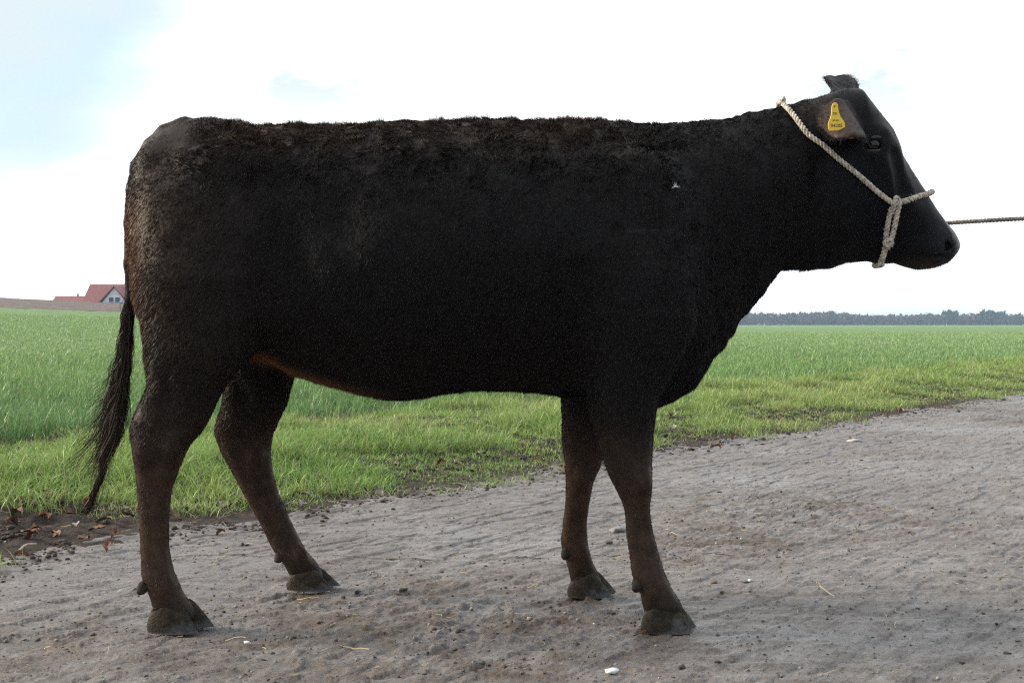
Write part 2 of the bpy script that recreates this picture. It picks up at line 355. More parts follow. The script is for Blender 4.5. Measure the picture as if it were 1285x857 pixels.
def box(lo, hi, pad=.06):
    a = np.array(lo) - pad; b_ = np.array(hi) + pad
    s = []
    for k, g in enumerate((gx, gy, gz)):
        i0 = max(0, np.searchsorted(g, a[k])); i1 = min(len(g), np.searchsorted(g, b_[k])); s.append(slice(i0, max(i1, i0 + 3)))
    return tuple(s)
def smin(a, b_, k):
    h = np.clip(.5 + .5 * (b_ - a) / k, 0, 1); return b_ * (1 - h) + a * h - k * h * (1 - h)
def smax(a, b_, k): return -smin(-a, -b_, k)
def add(dd, bx, k): D[bx] = smin(D[bx], dd.astype(np.float32), k)
def cut(dd, bx, k): D[bx] = smax(D[bx], -dd.astype(np.float32), k)
def leg(rows, k, px=2.3, top_round=.04):
    a = np.array(rows, float); Z = CAMH + (HY - a[:, 0]) * a[:, 3] / F
    xl = (a[:, 1] - HX) * a[:, 3] / F; xr = (a[:, 2] - HX) * a[:, 3] / F
    o = np.argsort(Z); Z, xl, xr, Yc, ry = Z[o], xl[o], xr[o], a[o, 3], a[o, 4]
    bx = box((xl.min(), (Yc - ry).min(), Z[0]), (xr.max(), (Yc + ry).max(), Z[-1]), .10)
    x, y, z_ = gx[bx[0]], gy[bx[1]], gz[bx[2]]
    s_ = lambda q: smooth1(np.interp(z_, Z, q), 5)[None, None, :]
    XL, XR, YC, RY = s_(xl), s_(xr), s_(Yc), s_(ry)
    f = (np.abs((x[:, None, None] - (XL + XR) / 2) / ((XR - XL) / 2)) ** px + np.abs((y[None, :, None] - YC) / RY) ** px) ** (1 / px) - 1
    d_ = norm_d(f, x, y, z_)
    d_ = smax(d_, (z_ - Z[-1])[None, None, :] + 0 * d_, top_round); d_ = smax(d_, (Z[0] - z_)[None, None, :] + 0 * d_, .01)
    add(d_, bx, k)
NH = [(240, 185, 320, 3.11, .08), (300, 172, 345, 3.08, .12), (350, 174, 350, 3.06, .142), (400, 181, 342, 3.05, .135), (442, 186, 318, 3.035, .12), (475, 189, 288, 3.02, .096), (498, 181, 275, 3.01, .075), (526, 167, 262, 3.0, .058), (540, 163, 253, 3.0, .056), (559, 166, 237, 3.0, .052), (587, 169, 225, 3, .042), (615, 172, 216, 3, .034), (652, 175, 211, 3, .030), (689, 177, 212, 3, .031), (722, 179, 219, 3, .039), (745, 188, 230, 3, .040), (762, 193, 243, 3, .043), (778, 197, 246, 3, .040)]
FH = [(300, 200, 345, 3.37, .12), (350, 205, 360, 3.385, .135), (400, 230, 372, 3.39, .13), (447, 287, 372, 3.40, .105), (472, 285, 368, 3.41, .09), (507, 279, 359, 3.43, .072), (531, 271, 348, 3.44, .058), (545, 270, 342, 3.45, .055), (568, 279, 339, 3.455, .048), (591, 292, 342, 3.46, .041), (619, 306, 349, 3.465, .034), (654, 325, 365, 3.47, .030), (689, 343, 382, 3.475, .033), (708, 358, 399, 3.475, .039), (726, 366, 408, 3.476, .038)]
NF = [(240, 775, 860, 3.13, .07), (300, 748, 875, 3.09, .10), (350, 738, 880, 3.06, .125), (400, 735, 872, 3.05, .125), (450, 735, 850, 3.045, .112), (490, 736, 830, 3.03, .096), (509, 738, 824, 3.02, .086), (544, 748, 820, 3.01, .066), (580, 758, 818, 3.0, .054), (602, 766, 819, 3, .049), (624, 778, 817, 3, .043), (637, 783, 815, 3, .038), (668, 786, 819, 3, .031), (695, 790, 827, 3, .032), (721, 793, 834, 3, .039), (741, 803, 844, 3, .040), (759, 806, 856, 3, .043), (777, 811, 860, 3, .040)]
FF = [(400, 705, 840, 3.37, .11), (450, 703, 800, 3.375, .10), (502, 705, 775, 3.38, .08), (526, 705, 768, 3.38, .07), (562, 706, 760, 3.385, .056), (588, 710, 752, 3.39, .047), (606, 711, 744, 3.39, .040), (628, 710, 740, 3.39, .035), (655, 707, 736, 3.39, .031), (681, 704, 737, 3.39, .032), (703, 710, 743, 3.39, .038), (721, 714, 752, 3.39, .039), (735, 716, 757, 3.39, .038)]
for rows in (NH, FH, NF, FF): leg(rows, .05)
def capsule(a, b_, ra, rb, k, sc=(1, 1, 1), op=add):
    a = np.array(a); b_ = np.array(b_); r = max(ra, rb)
    r = r * max(sc); bx = box(np.minimum(a, b_) - r, np.maximum(a, b_) + r, k + .02)
    x = gx[bx[0]][:, None, None] - a[0]; y = gy[bx[1]][None, :, None] - a[1]; z_ = gz[bx[2]][None, None, :] - a[2]
    e = b_ - a; ee = max(e @ e, 1e-9); t = np.clip((x * e[0] + y * e[1] + z_ * e[2]) / ee, 0, 1)
    d_ = np.sqrt(((x - t * e[0]) / sc[0]) ** 2 + ((y - t * e[1]) / sc[1]) ** 2 + ((z_ - t * e[2]) / sc[2]) ** 2) - (ra + (rb - ra) * t)
    op(d_ * min(sc), bx, k)
def ell(c, r3, k, op=add):
    r = min(r3); capsule(c, c, r, r, k, tuple(q / r for q in r3), op)
# tail
tp = [(232, 158, YM, .026), (208, 168, YM, .024), (190, 184, YM, .022), (175, 208, YM, .021), (167.5, 238, YM, .019), (164, 280, YM, .017), (163.5, 330, YM, .0155), (164.5, 375, YM, .014), (160, 430, YM, .012), (152, 480, YM, .009)]
for q in range(len(tp) - 1):
    a, b_ = tp[q], tp[q + 1]; capsule(P(a[0], a[1], a[2]), P(b_[0], b_[1], b_[2]), a[3], b_[3], .012)
# hook and pin bones, flank hollow, brisket and shoulder forms
for sgn in (-1, 1):
    pt = lambda px, py, d_, q=None: np.array([wx(px, YM - d_ - .01), YM + sgn * d_, wz(py, YM - d_ - .01)])
    ell(pt(300, 200, .175), (.07, .035, .04), .08)
    ell(pt(190, 212, .070), (.03, .035, .045), .05)
    ell(pt(410, 262, .36), (.07, .085, .09), .08, cut)
    ell(pt(350, 330, .30), (.05, .055, .14), .08, cut)
    ell(pt(800, 390, .235), (.09, .045, .10), .08)
    ell(pt(800, 255, .175), (.07, .05, .12), .08)
    ell(pt(725, 440, .34), (.035, .05, .12), .08, cut)
    ell(pt(925, 300, .225), (.05, .06, .14), .08, cut)
    # head: cheek, brow, eye mound, facial crest, muzzle
    ell(pt(1062, 240, .060), (.075, .040, .105), .04)
    ell(pt(1097, 182, .078), (.040, .024, .032), .03)
    capsule(pt(1082, 164, .078), pt(1108, 167, .078), .014, .012, .022)
    capsule(pt(1108, 205, .074), pt(1143, 262, .052), .018, .014, .03)
    capsule(pt(1128, 195, .098), pt(1136, 240, .088), .013, .012, .03, op=cut)
    ell(pt(1166, 312, .044), (.040, .022, .032), .03)
    ell(pt(1189, 300, .036), (.016, .022, .024), .018)
    # groove behind the jaw, mouth line, nostril
    capsule(pt(1030, 205, .125), pt(1031, 290, .118), .020, .016, .035, op=cut)
    capsule(pt(1138, 318, .066), pt(1170, 325, .063), .0080, .0085, .005, op=cut)
    capsule(pt(1170, 325, .063), pt(1188, 321, .050), .0085, .0075, .005, op=cut)
    capsule(pt(1187.5, 297, .056), pt(1189, 308, .053), .0095, .0145, .004, op=cut)
    # eye opening
    capsule(pt(1091, 182, .108), pt(1102, 182, .107), .0120, .0115, .005, op=cut)
for a_, b_, yv in (((181, 590), (186, 700), 2.950), ((797, 645), (803, 712), 2.955), ((322, 625), (352, 685), 3.43), ((713, 630), (713, 680), 3.345)):
    capsule(P(a_[0] + 6, a_[1], yv), P(b_[0] + 6, b_[1], yv), .011, .009, .014, op=cut)
for c_, yv, r_ in (((806, 604), 2.955, .020), ((215, 560), 2.952, .018), ((180, 566), 2.965, .013), ((205, 733), 2.972, .014), ((819, 734), 2.972, .014), ((320, 572), 3.41, .018), ((378, 694), 3.445, .013), ((733, 600), 3.345, .016), ((730, 697), 3.36, .013)):
    ell(P(c_[0], c_[1], yv), (r_, r_ * .7, r_ * 1.5), .022)
# fetlock tendon hollows above the hocks
for c, yv in (((206, 505), 2.925), ((302, 510), 3.345)):
    ell(P(c[0], c[1], yv), (.016, .014, .05), .03, cut)
# udder between the hind legs
ell(np.array([wx(330), YM + .02, wz(432)]), (.09, .08, .045), .05)
# ears (cupped leaf surfaces splatted into the field)
def ear(base, a, bv, cv, Ln, Wd, cup, thick=.0062, droop=0.0):
    a = np.array(a, float); a /= np.linalg.norm(a); bv = np.array(bv, float); bv -= a * (bv @ a); bv /= np.linalg.norm(bv)
    cv = np.array(cv, float); cv -= a * (cv @ a) + bv * (cv @ bv); cv /= np.linalg.norm(cv)
    u, v_ = np.meshgrid(np.linspace(0, 1, 44), np.linspace(-1, 1, 33)); u, v_ = u.ravel(), v_.ravel()
    wu = Wd * np.interp(u, [0, .12, .35, .6, .8, .93, 1], [.80, .92, 1, 1, .92, .74, .35])
    pts = np.array(base)[None] + a[None] * (u * Ln)[:, None] + bv[None] * (v_ * wu)[:, None] - cv[None] * (cup * wu * (v_ ** 2) * (1.5 - u))[:, None]
    pts[:, 2] -= droop * u ** 2
    bx = box(pts.min(0), pts.max(0), .025); x, y, z_ = np.meshgrid(gx[bx[0]], gy[bx[1]], gz[bx[2]], indexing='ij')
    q = np.c_[x.ravel(), y.ravel(), z_.ravel()]; best = np.full(len(q), 9.)
    for k in range(0, len(q), 20000):
        best[k:k + 20000] = np.sqrt(((q[k:k + 20000, None, :] - pts[None]) ** 2).sum(2)).min(1)
    add((best - thick).reshape(x.shape), bx, .014)
    return pts.reshape(33, 44, 3)
NE = ear(P(1052, 126, 3.135), (.03, -.70, -.66), (1, .05, 0), (-.30, -.80, .45), .162, .045, .80)
FE = ear(P(1062, 124, 3.27), (.02, .80, .52), (1, 0, .1), (-.10, .50, -.8), .150, .032, .60)

ell(np.array([wx(1062), YM + .060, wz(117)]), (.030, .05, .016), .02)
# ---- surface nets
def surface_nets(D):
    ins = D < 0
    nx, ny, nz_ = D.shape
    s = np.zeros((nx - 1, ny - 1, nz_ - 1), np.int8)
    for a in (0, 1):
        for b_ in (0, 1):
            for c in (0, 1): s += ins[a:nx - 1 + a, b_:ny - 1 + b_, c:nz_ - 1 + c]
    idx = np.argwhere((s > 0) & (s < 8)); cid = np.full(s.shape, -1, np.int32); cid[tuple(idx.T)] = np.arange(len(idx))
    acc = np.zeros((len(idx), 3)); cnt = np.zeros(len(idx))
    cor = [(a, b_, c) for a in (0, 1) for b_ in (0, 1) for c in (0, 1)]
    ax = (gx, gy, gz)
    def pos(i3): return np.c_[gx[i3[:, 0]], gy[i3[:, 1]], gz[i3[:, 2]]]
    for ca in cor:
        for k in range(3):
            if ca[k] == 0:
                cb = list(ca); cb[k] = 1
                ia = idx + np.array(ca); ib = idx + np.array(cb)
                da = D[tuple(ia.T)]; db = D[tuple(ib.T)]; m = (da < 0) != (db < 0)
                t = np.where(m, da / np.where(m, da - db, 1), 0)[:, None]
                acc += np.where(m[:, None], pos(ia) * (1 - t) + pos(ib) * t, 0); cnt += m
    V = acc / cnt[:, None]; Q = []
    for k in range(3):
        sl0 = [slice(None)] * 3; sl1 = [slice(None)] * 3; sl0[k] = slice(0, -1); sl1[k] = slice(1, None)
        e = np.argwhere(ins[tuple(sl0)] != ins[tuple(sl1)]); o1, o2 = (k + 1) % 3, (k + 2) % 3
        ok = (e[:, o1] > 0) & (e[:, o2] > 0) & (e[:, o1] < D.shape[o1] - 1) & (e[:, o2] < D.shape[o2] - 1); e = e[ok]
        c = []
        for (a, b_) in ((1, 1), (0, 1), (0, 0), (1, 0)):
            q = e.copy(); q[:, o1] -= a; q[:, o2] -= b_; c.append(cid[tuple(q.T)])
        c = np.stack(c, 1); fl = ins[tuple(e.T)]
        c[~fl] = c[~fl][:, ::-1]; Q.append(c)
    Q = np.concatenate(Q); Q = Q[(Q >= 0).all(1)]
    return V, Q
CV, CQ = surface_nets(D); del D
def relax(V, Q, it, lam):
    E = np.concatenate([Q[:, [0, 1]], Q[:, [1, 2]], Q[:, [2, 3]], Q[:, [3, 0]]]); deg = np.bincount(E.ravel(), minlength=len(V))[:, None]
    for l in it * [lam]:
        s = np.zeros_like(V)
        for k in range(3):
            s[:, k] = np.bincount(E[:, 0], V[E[:, 1], k], len(V)) + np.bincount(E[:, 1], V[E[:, 0], k], len(V))
        V = V + l * (s / np.maximum(deg, 1) - V)
    return V
CV = relax(CV, CQ, 3, .45)
def vnormals(V, Q):
    n_ = np.cross(V[Q[:, 2]] - V[Q[:, 0]], V[Q[:, 3]] - V[Q[:, 1]]); r = np.zeros_like(V)
    for j in range(4):
        for k in range(3): r[:, k] += np.bincount(Q[:, j], n_[:, k], len(V))
    return r / np.maximum(np.linalg.norm(r, axis=1, keepdims=True), 1e-9)
NV = vnormals(CV, CQ)
# body coordinates of each vertex, as the photo's pixel grid on the animal's middle plane
def bpx(V): return V[:, 0] * F / YM + HX, HY - (V[:, 2] - CAMH) * F / YM
# muscle, skin fold and wrinkle relief
bx_, by_ = bpx(CV)
dsp = .006 * (fbm(CV * np.array([7, 5, 5]), 3, 11) - .5)
neckm = sm(bx_, 800, 880) * (1 - sm(bx_, 1010, 1040)) * (1 - sm(by_, 400, 460))
dsp += neckm * .006 * (fbm(CV * np.array([38, 6, 6]) + fbm(CV * 5, 2, 4)[:, None] * 2, 2, 15) - .5) * 2
CV = CV + NV * dsp[:, None]; NV = vnormals(CV, CQ)
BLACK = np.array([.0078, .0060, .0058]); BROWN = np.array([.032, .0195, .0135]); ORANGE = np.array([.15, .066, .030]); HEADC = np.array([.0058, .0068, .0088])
def coat_and_light_color(V):
    x, y = bpx(V); near = V[:, 1] < YM
    top = np.interp(x, [p[0] for p in TOP], [p[1] for p in TOP]); bot = np.interp(x, [p[0] for p in BOT], [p[1] for p in BOT])
    nz = fbm(V * 6, 3, 50); nf = fbm(V * 40, 2, 51)
    c = np.repeat(BLACK[None], len(V), 0)
    def mixin(c, m, t): m = np.clip(m, 0, 1)[:, None]; return c * (1 - m) + t * m
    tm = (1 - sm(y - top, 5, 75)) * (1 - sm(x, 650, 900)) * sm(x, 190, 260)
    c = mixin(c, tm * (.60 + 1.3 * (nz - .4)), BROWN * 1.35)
    c = mixin(c, (1 - sm(x, 250, 420)) * sm(y, 200, 300) * (.50 + 1.2 * (nz - .4)), BROWN * .85)
    c = mixin(c, (1 - sm(x, 215, 285)) * (.4 + .9 * (nz - .4)), BROWN * 1.3)
    c = mixin(c, (1 - sm(x, 192, 228)) * sm(y, 215, 300) * (1 - sm(y, 420, 500)) * .85, ORANGE * .8)  # warm low sunlight on the rear thigh edge, painted into the hair colour
    c = mixin(c, (1 - sm(np.abs(bot - y - 2), 2, 30)) * sm(x, 300, 330) * (1 - sm(x, 400, 520)) * .75 * (y < 520) * (1 - sm(np.abs(V[:, 1] - YM - .03), .10, .18)), ORANGE * 1.4)  # glow of low light under the belly, painted in orange
    c = mixin(c, sm(V[:, 2], .62, .30) if False else (1 - sm(V[:, 2], .26, .60)) * .9, np.array([.066, .041, .028]))
    c = mixin(c, (1 - sm(V[:, 2], .25, .55)) * sm(nz, .5, .65) * .4, ORANGE * .5)
    c = mixin(c, (1 - sm(V[:, 2], .03, .11)), np.array([.022, .018, .014]))
    tl = (x < 176) * (np.abs(V[:, 1] - YM) < .035) * (y > 225)
    c = mixin(c, tl * 1.0, np.array([.012, .009, .008]))
    c = mixin(c, sm(x, 1010, 1060) * .8, HEADC)
    c = mixin(c, sm(x, 1145, 1185) * .9, np.array([.036, .034, .038]))
    c = mixin(c, sm(x, 1120, 1135) * (1 - sm(x, 1160, 1180)) * sm(y, 318, 328) * .8, np.array([.028, .020, .017]))
    ep = NE[::3, ::3].reshape(-1, 3); ev = np.linspace(-1, 1, 33)[::3].repeat(NE[::3, ::3].shape[1]); eu = np.tile(np.linspace(0, 1, 44)[::3], NE[::3, ::3].shape[0]); lo_, hi_ = ep.min(0) - .03, ep.max(0) + .03
    ib = np.where(((V > lo_) & (V < hi_)).all(1))[0]
    for k in range(0, len(ib), 20000):
        j = ib[k:k + 20000]; dd = np.sqrt(((V[j][:, None, :] - ep[None]) ** 2).sum(2)); am = dd.argmin(1); de = dd[np.arange(len(j)), am]
        m = (1 - sm(de, .012, .019)); cc = np.where((ev[am] > .70)[:, None], np.array([.020, .015, .014])[None], np.array([.075, .053, .045])[None])
        m = m * (.35 + .65 * sm(eu[am], 0, .35)) * (.55 + .9 * (fbm(V[j] * 55, 2, 52) - .0)).clip(0, 1); c[j] = c[j] * (1 - m[:, None]) + cc * m[:, None]
    c = mixin(c, (x > 990) * (x < 1040) * (y < 165) * .5, BROWN * 1.1)
    return c * (.75 + .5 * nf)[:, None]
skin = vcol_mat('cow_skin', .5, .12, noise=.3, nscale=60)
b = skin.node_tree.nodes['Principled BSDF']; n = skin.node_tree
t_ = n.nodes.new('ShaderNodeTexNoise'); t_.inputs['Scale'].default_value = 160; t_.inputs['Detail'].default_value = 4
g_ = n.nodes.new('ShaderNodeNewGeometry'); n.links.new(g_.outputs['Position'], t_.inputs['Vector'])
bp = n.nodes.new('ShaderNodeBump'); bp.inputs['Strength'].default_value = .35; bp.inputs['Distance'].default_value = .003
n.links.new(t_.outputs['Fac'], bp.inputs['Height']); n.links.new(bp.outputs[0], b.inputs['Normal'])
cow = empty('cow', (0, YM, 0))
tag(cow, 'black brown woolly coated cow standing side on across the muddy track, head to the right', 'cow')
def child(o):
    o.parent = cow; o.matrix_parent_inverse = cow.matrix_basis.inverted() if False else o.matrix_parent_inverse
    return o
OFF = np.array([0, YM, 0])
def cow_mesh(name, V, **k): return mesh_np(name, np.asarray(V) - OFF, parent=cow, **k)
body = cow_mesh('body', CV, quads=CQ, mat=skin, col=coat_and_light_color(CV) * .7)

muz = vcol_mat('muzzle_skin', .34, .5, noise=.35, nscale=120)
n = muz.node_tree; t_ = n.nodes.new('ShaderNodeTexVoronoi'); t_.inputs['Scale'].default_value = 260; g_ = n.nodes.new('ShaderNodeNewGeometry'); n.links.new(g_.outputs['Position'], t_.inputs['Vector'])
bp = n.nodes.new('ShaderNodeBump'); bp.inputs['Strength'].default_value = .5; bp.inputs['Distance'].default_value = .003; n.links.new(t_.outputs['Distance'], bp.inputs['Height']); n.links.new(bp.outputs[0], n.nodes['Principled BSDF'].inputs['Normal'])
body.data.materials.append(muz); fx_, fy_ = bpx(CV[CQ].mean(1)); body.data.polygons.foreach_set('material_index', ((fx_ - .25 * (fy_ - 300) > 1184) & (fy_ > 268)).astype(np.int32))
# ---- coat: short tapered hairs, clumped
def make_hairs(Pt, Dr, Bd, ln, wd, col, nseg=2):
    """Pt root, Dr direction (unit), Bd bend vector, ln length, wd width -> strips"""
    n_ = len(Pt); T = np.linspace(0, 1, nseg + 1)
    side = np.cross(Dr, np.array([0, 1., 0])[None] + .6 * rng.normal(size=(n_, 3))); side /= np.maximum(np.linalg.norm(side, axis=1, keepdims=True), 1e-9)
    V = []; 
    for t in T:
        c = Pt + Dr * (ln * t)[:, None] + Bd * (ln * t * t)[:, None]
        wt = wd * (1 - t * .92)
        V.append(c - side * (wt / 2)[:, None]); V.append(c + side * (wt / 2)[:, None])
    V = np.stack(V, 1).reshape(-1, 3); k = 2 * (nseg + 1); base = np.arange(n_) * k; Q = []
    for s in range(nseg): Q.append(np.stack([base + 2 * s, base + 2 * s + 1, base + 2 * s + 3, base + 2 * s + 2], 1))
    return V, np.concatenate(Q), np.repeat(col, k, 0)
def sample_surface(V, Q, n_, wgt=None):
    A = np.linalg.norm(np.cross(V[Q[:, 2]] - V[Q[:, 0]], V[Q[:, 3]] - V[Q[:, 1]]), axis=1) / 2
    if wgt is not None: A = A * wgt
    fi = rng.choice(len(Q), n_, p=A / A.sum()); u, v_ = rng.random((2, n_))
    w4 = np.stack([(1 - u) * (1 - v_), u * (1 - v_), u * v_, (1 - u) * v_], 1)[:, :, None]
    q = Q[fi]; return (V[q] * w4).sum(1), (NV[q] * w4).sum(1)
fc = CV[CQ].mean(1); fn = NV[CQ].mean(1)
fx, fy = bpx(fc)
wg = np.where(fn[:, 1] > .35, .35, 1.0) * np.where(fc[:, 2] < .045, 0, 1) * np.where(fx - .25 * (fy - 300) > 1184, 0.0, 1) 
HP, HN = sample_surface(CV, CQ, 560000, wg)
HN /= np.maximum(np.linalg.norm(HN, axis=1, keepdims=True), 1e-9)
hx, hy = bpx(HP); headm = sm(hx, 995, 1040); legm = 1 - sm(HP[:, 2], .38, .58)
topd = hy - np.interp(hx, [p[0] for p in TOP], [p[1] for p in TOP])
curly = (1 - sm(topd, 30, 120)) * (1 - sm(hx, 760, 900)) * sm(hx, 235, 280)
flow = np.stack([-.55 + 0 * hx, 0 * hx, -.75 + 0 * hx], 1)
flow = flow * (1 - headm)[:, None] + np.array([.35, 0, -.45])[None] * headm[:, None]
flow[:, 0] *= (1 - legm * .7)
cl = np.stack([fbm(HP * 26 + 31 * k, 2, 300 + k) - .5 for k in range(3)], 1)
cl2 = np.stack([fbm(HP * 75 + 13 * k, 2, 330 + k) - .5 for k in range(3)], 1)
flow += cl * (1.0 + 1.3 * curly)[:, None] + cl2 * (.8 + 1.5 * curly)[:, None] * (1 - .6 * headm)[:, None] + .12 * rng.normal(size=HP.shape)
flow -= HN * (flow * HN).sum(1, keepdims=True)
rear_th = (1 - sm(hx, 200, 330)) * sm(hy, 320, 380) * (1 - sm(hy, 440, 500))
lift = .26 + .22 * curly + .16 * rear_th + .10 * (1 - legm) - .16 * headm
Dr = flow * 1.0 + HN * lift[:, None] * 1.1; Dr /= np.linalg.norm(Dr, axis=1, keepdims=True)
ln = (.0135 * (1 - legm) + .008 * legm) * (1 - .62 * headm) * (1 + .30 * curly + .35 * rear_th) * rng.uniform(.6, 1.2, len(HP))
tail_m = (hx < 172) & (hy > 230); ln = np.where(tail_m, .006, ln)
eyed = np.sqrt((hx - 1098) ** 2 + (hy - 181) ** 2); ln = np.where(eyed < 16, .003, ln)
ln = np.where(HP[:, 2] < .1, .006, ln)
smooth_top = 1 - (1 - sm(hx, 225, 300)) * (1 - sm(hy, 175, 215)) * .6; ln = ln * smooth_top
fringe = (hx > 860) & (hx < 960) & (hy > 400); ln = np.where(fringe, ln * 1.5, ln)
hc = coat_and_light_color(HP) * rng.uniform(.7, 1.35, (len(HP), 1))
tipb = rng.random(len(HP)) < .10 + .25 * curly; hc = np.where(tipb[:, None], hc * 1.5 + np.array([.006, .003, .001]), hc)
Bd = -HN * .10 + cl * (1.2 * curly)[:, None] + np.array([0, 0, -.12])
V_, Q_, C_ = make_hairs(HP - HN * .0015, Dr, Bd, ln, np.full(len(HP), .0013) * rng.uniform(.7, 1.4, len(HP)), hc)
fur = vcol_mat('cow_hair', .45, .15)
cow_mesh('coat', V_, quads=Q_, mat=fur, col=C_, smooth=False)

# ---- long hairs round the ears
ER, ED, EL = [], [], []
for E_, nn in ((NE, 900), (FE, 500)):
    ii = rng.integers(0, 33, nn); jj = rng.integers(6, 43, nn); ii = np.where(rng.random(nn) < .6, np.where(rng.random(nn) < .5, 0, 32), ii)
    p_ = E_[ii, jj]; ctr = E_[16, jj]; o_ = p_ - ctr; o_ /= np.maximum(np.linalg.norm(o_, axis=1, keepdims=True), 1e-4); ax_ = E_[16, 43] - E_[16, 0]; ax_ = ax_ / np.linalg.norm(ax_)
    d_ = o_ * .7 + ax_[None] * .8 + rng.normal(size=(nn, 3)) * .35; ER.append(p_ + o_ * .004); ED.append(d_ / np.linalg.norm(d_, axis=1, keepdims=True)); EL.append(rng.uniform(.007, .020, nn))
ER, ED, EL = np.concatenate(ER), np.concatenate(ED), np.concatenate(EL)
V_, Q_, C_ = make_hairs(ER, ED, rng.normal(size=ER.shape) * .15 + np.array([0, 0, -.2]), EL, np.full(len(ER), .0010), np.array([.022, .016, .014])[None] * rng.uniform(.5, 2.2, (len(ER), 1)))
cow_mesh('ear_fringe', V_, quads=Q_, mat=fur, col=C_, smooth=False)
# ---- tail switch
def path_interp(pts, t):
    pts = np.array(pts, float); s = np.linspace(0, 1, len(pts)); return np.stack([np.interp(t, s, pts[:, k]) for k in range(pts.shape[1])], -1)
sw = np.array([P(163, 365, YM), P(160, 400, YM), P(158, 440, YM), P(154, 480, YM), P(150, 510, YM), P(144, 545, YM), P(131, 575, YM), P(127, 598, YM), P(118, 618, YM), P(114, 632, YM), P(107, 646, YM)])
V_l, Q_l, C_l, off = [], [], [], 0
def strand(ctrl, w0, w1, c):
    global off
    m_ = len(ctrl); side = rng.normal(size=3); side[1] *= .3; tg = ctrl[-1] - ctrl[0]; side -= tg * (side @ tg) / max(tg @ tg, 1e-9); side /= np.linalg.norm(side)
    ws_ = np.linspace(w0, w1, m_)[:, None] / 2
    V_l.append(np.stack([ctrl - side * ws_, ctrl + side * ws_], 1).reshape(-1, 3)); k = np.arange(m_ - 1) * 2 + off
    Q_l.append(np.stack([k, k + 1, k + 3, k + 2], 1)); C_l.append(np.repeat(c[None], 2 * m_, 0)); off += 2 * m_
SWC = np.array([.024, .017, .012])
for q in range(2600):           # loose upper hair hanging from the dock
    t0 = rng.uniform(0, .36); L_ = rng.uniform(.05, .22); r = path_interp(sw, t0); clump = int(rng.integers(0, 46)); cr_ = np.random.default_rng(clump)
    o = np.array([cr_.normal() * .012 - .004, cr_.normal() * .009, 0]); wisp = 0
    if clump < 8 and t0 > .12: o[0] -= .010 + .016 * cr_.random(); wisp = 1
    o = o * (.35 + 2.3 * min(t0, .34))
    m_ = 9; s = np.linspace(0, 1, m_)[:, None]
    base_line = path_interp(sw, np.clip(t0 + s[:, 0] * L_ / .56, 0, 1)); base_line = base_line - path_interp(sw, t0)[None] * 0
    c = base_line + rng.normal(size=3)[None] * np.array([.006, .007, 0])[None] * (.6 + .5 * s) + o[None] * np.sin(s * 1.5) * (1 + wisp * s * 1.4) + np.array([.006 * math.sin(clump), 0, 0])[None] * np.sin(s * 10 + clump) * 1.7 
    strand(c, .0016, .0005, SWC * rng.uniform(.5, 1.6) + (np.array([.035, .018, .008]) if clump in (3, 5, 14, 22) and t0 > .2 else 0) + (np.array([.03, .02, .012]) * (t0 < .06)))
for q in range(900):            # lower, matted rope of hair
    t0 = rng.uniform(.28, .85); L_ = rng.uniform(.10, .25); m_ = 8; s = np.linspace(0, 1, m_); tt = np.clip(t0 + s * L_, 0, 1)
    ph = rng.integers(0, 3) * 2.094; rad = .010 * (1 - tt * .72)
    c = path_interp(sw, tt) + np.stack([np.cos(ph + tt * 46) * rad, np.sin(ph + tt * 46) * rad, 0 * tt], 1) + rng.normal(size=3)[None] * np.array([.0022, .003, .002])[None]
    if rng.random() < .10: c[:, 0] -= s ** 2 * rng.uniform(-.025, .04); c[:, 2] -= s ** 2 * .01
    strand(c, .0022, .0007, (SWC * 1.15 + np.array([.012, .007, .003])) * rng.uniform(.5, 1.7))
cow_mesh('tail_switch', np.concatenate(V_l), quads=np.concatenate(Q_l), mat=fur, col=np.concatenate(C_l), smooth=False)

